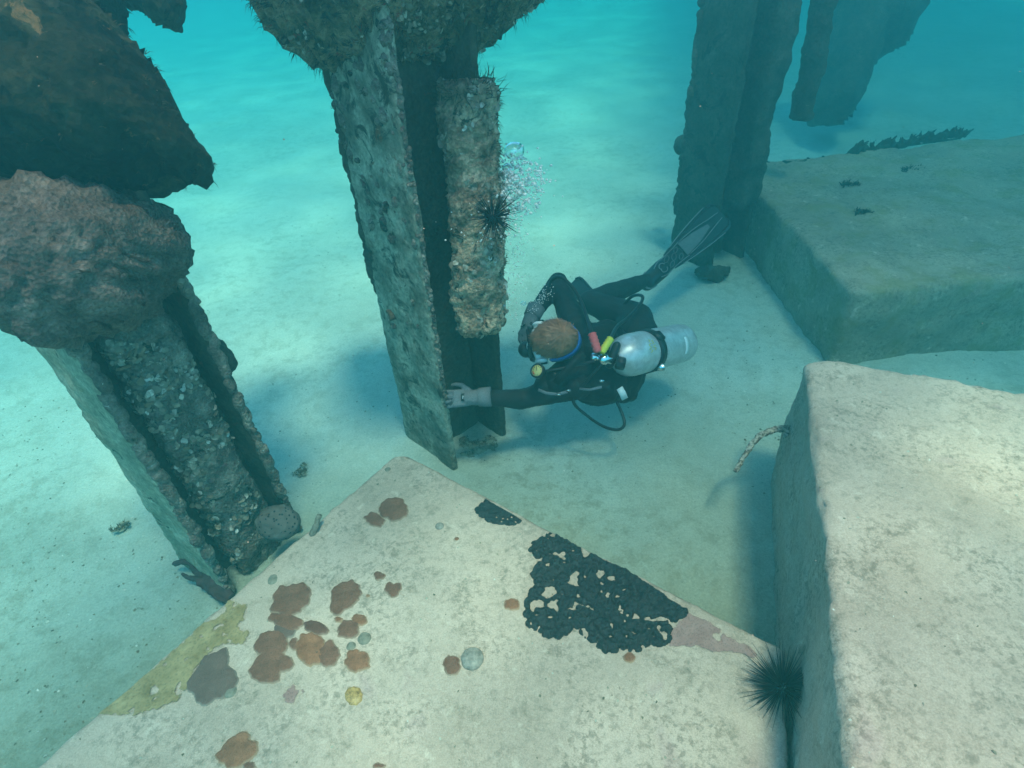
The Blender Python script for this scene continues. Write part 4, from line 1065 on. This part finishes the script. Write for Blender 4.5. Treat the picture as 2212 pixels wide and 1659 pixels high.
# gloves
for hs, w_, d, nn, lb in ((L_hand(1.0), lwr, LHd.normalized(), LHn, 'glove gripping the pile'), (R_hand(1.0), rwr, RHd.normalized(), RHn, 'glove held to the mask')):
    bm = bmesh.new()
    for s_ in hs: capsule(bm, s_[0], s_[1], s_[2], s_[3], 10)
    capsule(bm, w_ - d * .005, .034, w_ + d * .045, .030)
    me = displace(remesh(b2m(bm), .0035, 3, .5), [(.0010, 60, 2, 'n')], 2)
    g = link('glove', me, M_GLV, parent=body)
    bm = bmesh.new(); B = basis(d)
    rs = [(-.045, .0375), (-.046, .040), (.004, .0375), (.006, .034)]
    ring_loft(bm, [[w_ + B @ Vector((math.cos(t) * r_, math.sin(t) * r_, z_)) for t in [2 * math.pi * i / 24 for i in range(24)]] for z_, r_ in rs])
    link('cuff', b2m(bm), M_GLV, parent=g)
    dn = (nn - d * nn.dot(d)).normalized(); ac = d.cross(dn); c = w_ + d * .058 + dn * .0205
    bm = bmesh.new(); box(bm, c, (.026, .030, .003), Matrix((d, ac, dn)).transposed(), .001)
    link('badge', b2m(bm), M_BLK2, parent=g)
    bm = bmesh.new(); c2 = c + dn * .0025; u = RT if abs(d.dot(RT)) > .6 else RT; u = (u - dn * u.dot(dn)).normalized(); vv = dn.cross(u)
    mp = [(-.007, -.006), (-.006, .006), (0, -.002), (.006, .006), (.007, -.006)]
    tube(bm, [c2 + u * a + vv * b for a, b in mp], .0014, 5, smooth=False)
    link('letter_mark', b2m(bm), M_WHT, parent=g)
# hair: cap of short hair and strands combed forward from the crown
k = NT('reddish_hair'); k.col(k.ramp(k.noise(24, 7, .8), [(0.35, (0.20, 0.075, 0.034)), (0.7, (0.50, 0.20, 0.105))])); k.rough(.5, .4); M_HAIR = k.m
bm = bmesh.new(); ellipsoid(bm, H(0, -.014, .030), (.078, .099, .094), HB, 5)
bmesh.ops.delete(bm, geom=[v for v in bm.verts if (lambda l: l.z < -.045 or l.y > .095 - max(0, (.06 - l.z)) * .5 or (l.z < .0 and l.y > .03))(HB.inverted() @ (v.co - HC))], context='VERTS')
me = displace(b2m(bm), [(.004, 30, 3, 'n'), (.002, 110, 2, 'n')], 3)
hs = samples_on(me, 5200, None, 6)
hair = link('hair', me, M_HAIR, parent=body)
r = random.Random(4); v, f = [], []; crown = H(.0, -.06, .10)
for p, n in hs:
    t_ = (p - crown); t_ = (t_ - n * t_.dot(n)).normalized() * .9 + HB @ Vector((0, .35, -.1)); t_ = (t_ + n * .13 + Vector((r.uniform(-1, 1), r.uniform(-1, 1), r.uniform(-1, 1))) * .13 + Vector((mn.noise(p * 40), mn.noise(p * 40 + Vector((5, 0, 0))), mn.noise(p * 40 + Vector((0, 5, 0))))) * .35).normalized()
    s_ = t_.cross(n).normalized() * .0010; l = r.uniform(.018, .034); q = p + n * .001; kx = len(v)
    v += [q - s_, q + s_, q + t_ * l * .6 + n * .001 - s_ * .7, q + t_ * l * .6 + n * .001 + s_ * .7, q + t_ * l - n * .003]; f += [(kx, kx + 1, kx + 3, kx + 2), (kx + 2, kx + 3, kx + 4)]
link('strands', arr2m(v, f), M_HAIR, parent=hair, kind='stuff')
# mask
mask = link('dive_mask', (lambda bm: (ellipsoid(bm, H(0, .070, -.008), (.082, .036, .042), HB, 4), capsule(bm, H(0, .11, -.01), .016, H(0, .118, -.04), .018), ellipsoid(bm, H(.084, .060, .0), (.014, .030, .030), HB, 3), ellipsoid(bm, H(-.084, .060, .0), (.014, .030, .030), HB, 3),
        displace(remesh(b2m(bm), .004, 2), [(.001, 40, 2, 'n')], 1))[-1])(bmesh.new()), M_WHT, parent=body)
bm = bmesh.new(); box(bm, H(0, .106, -.006), (.156, .016, .074), HB, .012); link('frame', b2m(bm), M_BLK2, parent=mask)
for sx in (-1, 1):
    bm = bmesh.new(); box(bm, H(.038 * sx, .1135, -.004), (.058, .006, .056), HB, .0025); link('lens', b2m(bm), M_LENS, parent=mask)
    bm = bmesh.new(); box(bm, H(.096 * sx, .050, .006), (.010, .034, .022), HB, .004); link('buckle', b2m(bm), M_BLK2, parent=mask)
def band(rx, ry, z0, tilt, hgt, a0, a1, m, name, parent, cy=0.0, thk=.004, n=40):
    bm = bmesh.new(); rings = []
    for i in range(n + 1):
        t = a0 + (a1 - a0) * i / n; x, y = math.sin(t) * rx, cy - math.cos(t) * ry; zc = z0 + tilt * y; e = hgt / 2
        o_ = Vector((math.sin(t), -math.cos(t), 0)) * thk
        rings.append([H(x, y, zc - e), H(x + o_.x, y + o_.y, zc - e), H(x + o_.x, y + o_.y, zc + e), H(x, y, zc + e)])
    ring_loft(bm, rings); return link(name, b2m(bm), m, parent=parent)
band(.085, .110, .0, .22, .050, -1.75, 1.75, M_BLUE, 'mask_strap', mask, .0, .007)
bm = bmesh.new(); capsule(bm, H(0, .112, -.075), .022, H(0, .150, -.085), .036); ellipsoid(bm, H(0, .155, -.085), (.04, .022, .038), HB, 3)
link('mouthpiece', remesh(b2m(bm), .004, 2), M_BLK2, parent=body)
# buoyancy vest
bm = bmesh.new()
ellipsoid(bm, MID + sS * .15 + bS * .01, (.185, .19, .122), TB, 4); capsule(bm, MID - aS * .05 + sS * .02, .07, D(1196, 826, 2.42), .055); ellipsoid(bm, MID + sS * .30 + aS * .03 + bS * .02, (.150, .16, .105), TB, 4)
for sx in (-1, 1):
    capsule(bm, MID + aS * .095 * sx - sS * .055 - bS * .02, .030, MID + aS * .12 * sx + sS * .12 + bS * .085, .034)
    capsule(bm, MID + aS * .095 * sx - sS * .055 - bS * .02, .030, MID + aS * .11 * sx + sS * .12 - bS * .10, .034)
    capsule(bm, MID + aS * .135 * sx + aS * .01 + sS * .14 + bS * .06, .048, MID + aS * .105 * sx + aS * .02 + sS * .38 + bS * .03, .04)
me = displace(remesh(b2m(bm), .008, 4), [(.010, 9, 3, 'n'), (.005, 24, 3, 'r')], 6)
vest = link('buoyancy_vest', me, M_NYL, parent=body)
# webbing and buckles seen over the near shoulder
def webbing(pts, wd, m, name, parent, thk=.003):
    P = [Vector(p) for p in pts]; bm = bmesh.new(); rings = []
    for i, p in enumerate(P):
        d = (P[min(i + 1, len(P) - 1)] - P[max(0, i - 1)]).normalized(); s_ = d.cross(FW).normalized() * wd / 2; nn = s_.cross(d).normalized() * thk
        rings.append([p - s_ - nn, p + s_ - nn, p + s_ + nn, p - s_ + nn])
    ring_loft(bm, rings); return link(name, b2m(bm), m, parent=parent)
M_WEB = plain('grey_webbing', (0.13, 0.14, 0.15), .7, .2)
webbing([D(1163, 842, 2.36), D(1180, 849, 2.345), D(1205, 852, 2.34), D(1226, 846, 2.335)], .012, M_WEB, 'shoulder_strap', vest)
webbing([D(1252, 840, 2.33), D(1275, 842, 2.31), D(1300, 836, 2.30)], .010, M_WEB, 'shoulder_strap', vest)
webbing([D(1200, 828, 2.32), D(1222, 804, 2.30), D(1244, 778, 2.30), D(1262, 764, 2.30)], .03, M_NYL, 'shoulder_strap', vest)
for px, py, dd in ((1207, 852, 2.33), (1228, 843, 2.33), (1300, 823, 2.29)):
    bm = bmesh.new(); box(bm, D(px, py, dd), (.020, .010, .005), Matrix((RT, UP, -FW)).transposed(), .002); link('buckle', b2m(bm), M_CHR, parent=vest)
webbing([D(1338, 838, 2.46), D(1344, 848, 2.46), D(1350, 862, 2.47)], .028, M_WHT, 'tag', vest, .001)
# fins
def fin(heel, tip, wdir, wb, wt, name='fin', full=True):
    ax = (tip - heel); L = ax.length; ax.normalize(); wv = (wdir - ax * wdir.dot(ax)).normalized(); nn = ax.cross(wv); nn = nn if nn.dot(FW) < 0 else -nn
    wv = nn.cross(ax)
    P = lambda s, t, h=0.0: heel + ax * s * L + wv * t + nn * h
    # foot pocket
    bm = bmesh.new(); capsule(bm, P(-.03, 0), .046, P(.16, 0), .052, 16, .85, wv); capsule(bm, P(.16, 0), .052, P(.36, 0), .040, 16, .6, wv)
    f_ = link(name, remesh(b2m(bm), .006, 3), M_BLK2, parent=body)
    prof = [(.26, .052), (.36, .066), (.50, .080), (.68, .094), (.85, .104), (.95, .100), (1.0, .070)]
    bm = bmesh.new(); rings = []
    for s, hw in prof:
        hw *= wb; bend = .03 * (s - .3) ** 2
        rings.append([P(s, -hw, -.006 - bend), P(s, -hw, .010 - bend), P(s, -hw * .84, .012 - bend), P(s, -hw * .78, .003 - bend), P(s, 0, .003 - bend), P(s, hw * .78, .003 - bend), P(s, hw * .84, .012 - bend), P(s, hw, .010 - bend), P(s, hw, -.006 - bend), P(s, 0, -.003 - bend)])
    ring_loft(bm, rings); link('blade', b2m(bm), M_BLK2, parent=f_, smooth=False)
    if full:
        bm = bmesh.new(); q = [P(.42, -.045, .0075), P(.42, .045, .0075), P(.60, .034, .006), P(.78, .010, .004), P(.78, -.012, .004), P(.60, -.036, .006)]
        vs = [bm.verts.new(x) for x in q]; bm.faces.new(vs); r_ = bmesh.ops.extrude_face_region(bm, geom=bm.faces[:]); bmesh.ops.translate(bm, verts=[x for x in r_['geom'] if isinstance(x, bmesh.types.BMVert)], vec=nn * .002)
        link('panel', b2m(bm), M_BLADE, parent=f_, smooth=False)
        for pts in ([(.30, -.06), (.45, -.074), (.65, -.090), (.85, -.100)], [(.30, .06), (.45, .074), (.65, .090), (.85, .100)], [(.44, -.048), (.62, -.045), (.80, -.030), (.93, -.02)], [(.44, .048), (.62, .045), (.80, .030), (.93, .02)],
                    [(.05, -.03), (.12, -.044), (.22, -.042), (.33, -.045), (.40, -.05)], [(.05, .03), (.12, .044), (.22, .042), (.33, .045), (.40, .05)]):
            bm = bmesh.new(); tube(bm, [P(s, t * wb if s > .28 else t, .014 if s > .41 else .050 - .04 * s) for s, t in pts], .0026, 5); link('outline', b2m(bm), M_LINE, parent=f_)
        for sgn in (-1, 1):   # swirl emblem on the foot pocket
            bm = bmesh.new(); tube(bm, [P(.12 + .05 * math.cos(a) * .6, sgn * .010 + .016 * math.sin(a) * sgn, .047) for a in [x * .5 for x in range(9)]], .003, 5); link('emblem', b2m(bm), M_LINE, parent=f_)
        for sc0, t0, rs_, rt_ in ((.20, .022, .030, .013), (.21, -.020, .028, .012), (.275, .004, .026, .016), (.335, .026, .022, .012), (.335, -.022, .024, .013)):
            bm = bmesh.new(); tube(bm, [P(sc0 + rs_ * math.cos(a) + .012 * math.sin(a), t0 + rt_ * math.sin(a), .050 - .085 * (sc0 - .12)) for a in [x * .7 for x in range(10)]], .0022, 5); link('web_line', b2m(bm), M_BLADE, parent=f_)
        bm = bmesh.new(); tube(bm, [P(.02, -.047, .0), P(-.05, -.036, .012), P(-.085, 0, .016), P(-.05, .036, .012), P(.02, .047, .0)], .006, 6); link('heel_strap', b2m(bm), M_LINE, parent=f_)
    return f_
fin(D(1402, 606, 3.28), D(1562, 458, 3.62), (-RT * .68 + UP * .73), 1.0, 1.0)
fin(D(1300, 664, 3.28), D(1246, 585, 3.10) + FW * .35, (RT * .85 + UP * .3 - FW * .3), .62, .8, full=False)

# ------------------------------------------------------------------ scuba tank and regulator
T0, T1 = D(1338, 772, 2.42), D(1474, 740, 2.80)
tank = thing('scuba_tank', 'silver scuba tank with yellow scribbles and black strap on the diver\'s back', 'scuba tank', T0)
tx = (T1 - T0).normalized(); TL = (T1 - T0).length; XB = basis(tx, UP)
k = NT('brushed_aluminium'); sc_ = k.ramp(k.noise(30, 6, .7, dist=.5), [(0.35, (0.42, 0.41, 0.40)), (0.65, (0.66, 0.64, 0.62))]); k.col(sc_); k.rough(.38, .5, .35); k.bump(k.noise(90, 4), .12, .002); M_TANK = k.m
prof = [(-.028, .022), (-.022, .030), (-.005, .052), (.020, .074), (.048, .086), (.08, .0905), (.2, .091), (TL - .05, .091), (TL - .02, .088), (TL, .076), (TL + .006, .055), (TL + .006, .001)]
bm = bmesh.new(); ring_loft(bm, [[T0 + XB @ Vector((math.cos(t) * r_, math.sin(t) * r_, z_)) for t in [2 * math.pi * i / 48 for i in range(48)]] for z_, r_ in prof])
cyl = link('cylinder', b2m(bm), M_TANK, parent=tank)
TCAM = (CAM - (T0 + T1) / 2); TCAM = (TCAM - tx * TCAM.dot(tx)).normalized(); TSD = tx.cross(TCAM)
def on_tank(z_, ang, h=.0015): return T0 + tx * z_ + (TCAM * math.cos(ang) + TSD * math.sin(ang)) * (.091 + h)
def wrap(z0, z1, a0, a1, h, m, name, parent, n=24):
    bm = bmesh.new(); rings = []
    for i in range(n + 1):
        a = a0 + (a1 - a0) * i / n; rings.append([on_tank(z0, a, -.002), on_tank(z0, a, h), on_tank(z1, a, h), on_tank(z1, a, -.002)])
    ring_loft(bm, rings); return link(name, b2m(bm), m, parent=parent)
st_ = wrap(.175, .222, -3.1, 3.1, .005, M_BLK2, 'cam_strap', tank, 48)
bm = bmesh.new(); box(bm, on_tank(.198, -.55, .009), (.052, .046, .012), Matrix((tx, TCAM * math.cos(-.55) + TSD * math.sin(-.55), tx.cross(TCAM * math.cos(-.55) + TSD * math.sin(-.55)))).transposed() @ Matrix.Rotation(math.pi / 2, 3, 'X'), .004); link('strap_buckle', b2m(bm), M_BLK2, parent=st_)
bm = bmesh.new(); box(bm, on_tank(.185, .95, .008), (.03, .05, .01), XB, .003); link('strap_buckle', b2m(bm), M_CHR, parent=st_)
wrap(.395, .425, -.25, .62, .001, M_WHT, 'label_sticker', tank)
M_CHALK = plain('yellow_chalk', (0.62, 0.52, 0.12), .8, .1)
bm = bmesh.new()
for j, pts in enumerate(([(.075, -.15), (.095, -.05), (.085, .10), (.105, .20)], [(.120, -.25), (.140, -.15), (.118, -.05), (.142, .05)], [(.082, -.35), (.100, -.28), (.092, -.18)], [(.118, .15), (.138, .22), (.125, .32), (.142, .38)], [(.098, .3), (.110, .38), (.104, .46)])):
    tube(bm, [on_tank(z_ * .8 + .03, -a * .75 - .15, .0003) for z_, a in pts], .0016, 5)
link('chalk_mark', b2m(bm), M_CHALK, parent=tank)
# valve and first stage
VC = T0 - tx * .055
bm = bmesh.new(); capsule(bm, T0 - tx * .02, .021, VC, .019); capsule(bm, VC - UP * .02 - RT * .01, .019, VC + UP * .055 + RT * .02, .017)
valve = link('valve', remesh(b2m(bm), .004, 2), M_BLK2, parent=tank)
bm = bmesh.new(); p0, p1 = D(1276, 770, 2.36), D(1328, 781, 2.35); dx = (p1 - p0).normalized(); Bq = basis(dx)
pr_ = [(0, .010), (.002, .017), (.022, .017), (.024, .012), (.034, .012), (.036, .021), (.052, .024), (.066, .022), (.070, .014), (.086, .014)]
ring_loft(bm, [[p0 + Bq @ Vector((math.cos(t) * r_, math.sin(t) * r_, z_)) for t in [2 * math.pi * i / 20 for i in range(20)]] for z_, r_ in pr_])
fs = link('first_stage', b2m(bm), M_CHR, parent=tank)
bm = bmesh.new(); p2 = D(1342, 785, 2.345); ring_loft(bm, [[p2 - dx * .022 + Bq @ Vector((math.cos(t) * r_ * (1 + .06 * math.cos(8 * t)), math.sin(t) * r_ * (1 + .06 * math.cos(8 * t)), z_)) for t in [2 * math.pi * i / 32 for i in range(32)]] for z_, r_ in ((0, .018), (.004, .025), (.034, .025), (.038, .019))])
link('knob', b2m(bm), M_BLK2, parent=valve)
def hose(pts, r_, name='hose', m=None): 
    bm = bmesh.new(); tube(bm, [D(*p) for p in pts], r_, 10); return link(name, b2m(bm), m or M_BLK2, parent=tank)
h1 = hose([(1293, 766, 2.34), (1284, 738, 2.32), (1276, 712, 2.34), (1266, 680, 2.42), (1252, 645, 2.48), (1232, 615, 2.52), (1212, 599, 2.54), (1195, 602, 2.56), (1184, 622, 2.58), (1172, 660, 2.58), (1160, 700, 2.55), (1148, 730, 2.50)], .0075)
h2 = hose([(1300, 764, 2.35), (1309, 748, 2.33), (1320, 728, 2.36), (1334, 704, 2.46), (1352, 690, 2.6), (1374, 668, 2.7), (1388, 647, 2.74), (1384, 638, 2.76), (1366, 640, 2.8), (1345, 660, 2.84)], .0075)
hose([(1300, 786, 2.36), (1262, 830, 2.40), (1238, 866, 2.42), (1268, 898, 2.44), (1306, 922, 2.47), (1336, 928, 2.50), (1349, 914, 2.52), (1338, 880, 2.54), (1318, 842, 2.56)], .0065)
hose([(1284, 780, 2.35), (1240, 790, 2.33), (1200, 798, 2.33), (1176, 802, 2.34)], .0055)
def sleeve(pts, r_, m):
    bm = bmesh.new(); P = [D(*p) for p in pts]; rings_r = []
    n = 16; q = [P[0].lerp(P[1], i / n) for i in range(n + 1)]
    tube(bm, q, [r_ * (1.12 if i % 3 == 1 else .95) * (.75 if i in (0, n) else 1) for i in range(n + 1)], 12, smooth=False)
    return link('hose_sleeve', b2m(bm), m, parent=tank)
sleeve([(1278, 719, 2.325), (1292, 761, 2.318)], .0165, M_PINKR)
sleeve([(1320, 730, 2.345), (1299, 762, 2.322)], .0145, M_YELR)
# gauge
gd = (CAM - D(1160, 800, 2.32)).normalized(); gd = (gd - RT * .55 + UP * .25).normalized(); GB = basis(gd); gc = D(1161, 801, 2.31)
def disc(c, prof_, B, m, name, parent, n=28):
    bm = bmesh.new(); ring_loft(bm, [[c + B @ Vector((math.cos(t) * r_, math.sin(t) * r_, z_)) for t in [2 * math.pi * i / n for i in range(n)]] for z_, r_ in prof_]); return link(name, b2m(bm), m, parent=parent)
ga = disc(gc, [(-.018, .022), (-.014, .028), (.006, .029), (.008, .024), (.004, .0225)], GB, M_BLK2, 'pressure_gauge', tank)
disc(gc + gd * .0045, [(0, .0225), (.0005, .0223)], GB, plain('gauge_face', (0.55, 0.46, 0.16), .5), 'dial', ga)
bm = bmesh.new()
for i in range(10):
    a = 2 * math.pi * i / 12 - 1; tube(bm, [gc + gd * .0056 + GB @ Vector((math.cos(a) * r_, math.sin(a) * r_, 0)) for r_ in (.015, .020)], .0009, 4, smooth=False)
tube(bm, [gc + gd * .0058, gc + gd * .0058 + GB @ Vector((.013, .009, 0))], .0011, 4, smooth=False)
link('dial_marks', b2m(bm), M_BLK2, parent=ga)
bm = bmesh.new(); tube(bm, [gc + gd * .0057 + GB @ Vector((math.cos(a) * .017, math.sin(a) * .017, 0)) for a in (2.2, 2.6, 3.0)], .0025, 4); link('red_zone', b2m(bm), plain('dial_red', (0.45, 0.04, 0.03), .5), parent=ga)

# ------------------------------------------------------------------ bubbles
k = NT('air_bubble'); t = k.t; t.nodes.remove(k.b)
tr = k.n('ShaderNodeBsdfTransparent'); gl = k.n('ShaderNodeBsdfGlossy'); gl.inputs['Roughness'].default_value = .03; gl.inputs[0].default_value = (1, 1, 1, 1)
lw = k.n('ShaderNodeLayerWeight'); lw.inputs[0].default_value = .5; mx = k.n('ShaderNodeMixShader')
k.l(k.ramp(lw.outputs['Facing'], [(0.0, .16), (0.5, .30), (0.75, .95), (1.0, 1.0)]), mx.inputs[0]); k.l(tr.outputs[0], mx.inputs[1]); k.l(gl.outputs[0], mx.inputs[2]); k.l(mx.outputs[0], k.o.inputs['Surface']); M_BUB = k.m
k = NT('bubble_froth'); k.col((0.95, 0.88, 0.80)); k.rough(.15, .6); lw = k.n('ShaderNodeLayerWeight'); lw.inputs[0].default_value = .5
k.l(k.ramp(lw.outputs['Facing'], [(0.0, .75), (0.5, .9), (0.8, 1.0)]), k.b.inputs['Alpha']); M_FROTH = k.m
def bubble(px, py, dd, r_px, label, flat=.85, seed=0):
    r_ = r_px * dd / FPX; bm = bmesh.new(); ellipsoid(bm, D(px, py, dd), (r_, r_, r_ * flat), None, 4)
    me = displace(b2m(bm), [(r_ * .10, .9 / r_, 2, 'n')], seed); return link('air_bubble', me, M_BUB, label=label, cat='bubble', group='air bubbles rising from the diver')
bubble(1111, 326, 2.0, 22, 'largest round air bubble above the bubble cloud beside the hanging post', seed=1)
bubble(1098, 366, 2.02, 14, 'second largest air bubble, just under the biggest one', seed=2)
bubble(1130, 655, 2.4, 7, 'flat little bubble just above the diver glove', .6, seed=3)
r = random.Random(12); bm = bmesh.new()
def bub(px, py, dd, rp):
    r_ = rp * dd / FPX; bmesh.ops.create_icosphere(bm, subdivisions=2, radius=1, matrix=Matrix.Translation(D(px, py, dd)) @ Matrix.Diagonal((r_ * r.uniform(.9, 1.15), r_, r_ * r.uniform(.75, 1), 1)))
for i in range(820):
    a, d = r.uniform(0, 6.283), r.random() ** .7
    bub(1090 + math.cos(a) * d * 84 + 6 * d, 402 + math.sin(a) * d * 74, 2.05 + r.uniform(-.08, .08), r.choice((1.0, 1.3, 1.6, 2.0, 2.6, 3.6)) * (1.6 - d * .6))
for i in range(150): bub(1120 + r.gauss(0, 32), 380 + r.gauss(0, 30), 2.05 + r.uniform(-.1, .1), r.uniform(1.0, 3.2))
for i in range(240): bub(1062 + r.gauss(0, 34), 478 + r.gauss(0, 28), 1.98 + r.uniform(-.06, .06), r.uniform(.8, 2.6))
for i in range(230):
    u = r.random(); bub(1100 + 22 * u + r.gauss(0, 12 + 8 * u), 690 - 250 * u, 2.3 - .22 * u + r.uniform(-.05, .05), r.uniform(.7, 1.8))
for i in range(130): 
    u = r.random(); bub(1150 + 40 * u + r.gauss(0, 7), 672 - 60 * u + r.gauss(0, 9), 2.50 + .1 * u, r.uniform(.6, 1.3))
link('bubble_cloud', b2m(bm), M_FROTH, label='cloud of fine bubbles streaming up beside the hanging post', cat='bubbles', kind='stuff')

r = random.Random(31); pts = []
for i in range(170):
    pts.append((D(r.uniform(0, 2212), r.uniform(0, 1659), r.uniform(.7, 2.0)), Vector((0, 0, 1))))
pts = [q for q in pts if q[0].z > .75]
link('drifting_particles', shells(pts, .0004, .0011, 3, 1.0), plain('marine_snow', (0.30, 0.24, 0.18), .9, .1), kind='stuff')
#@@END
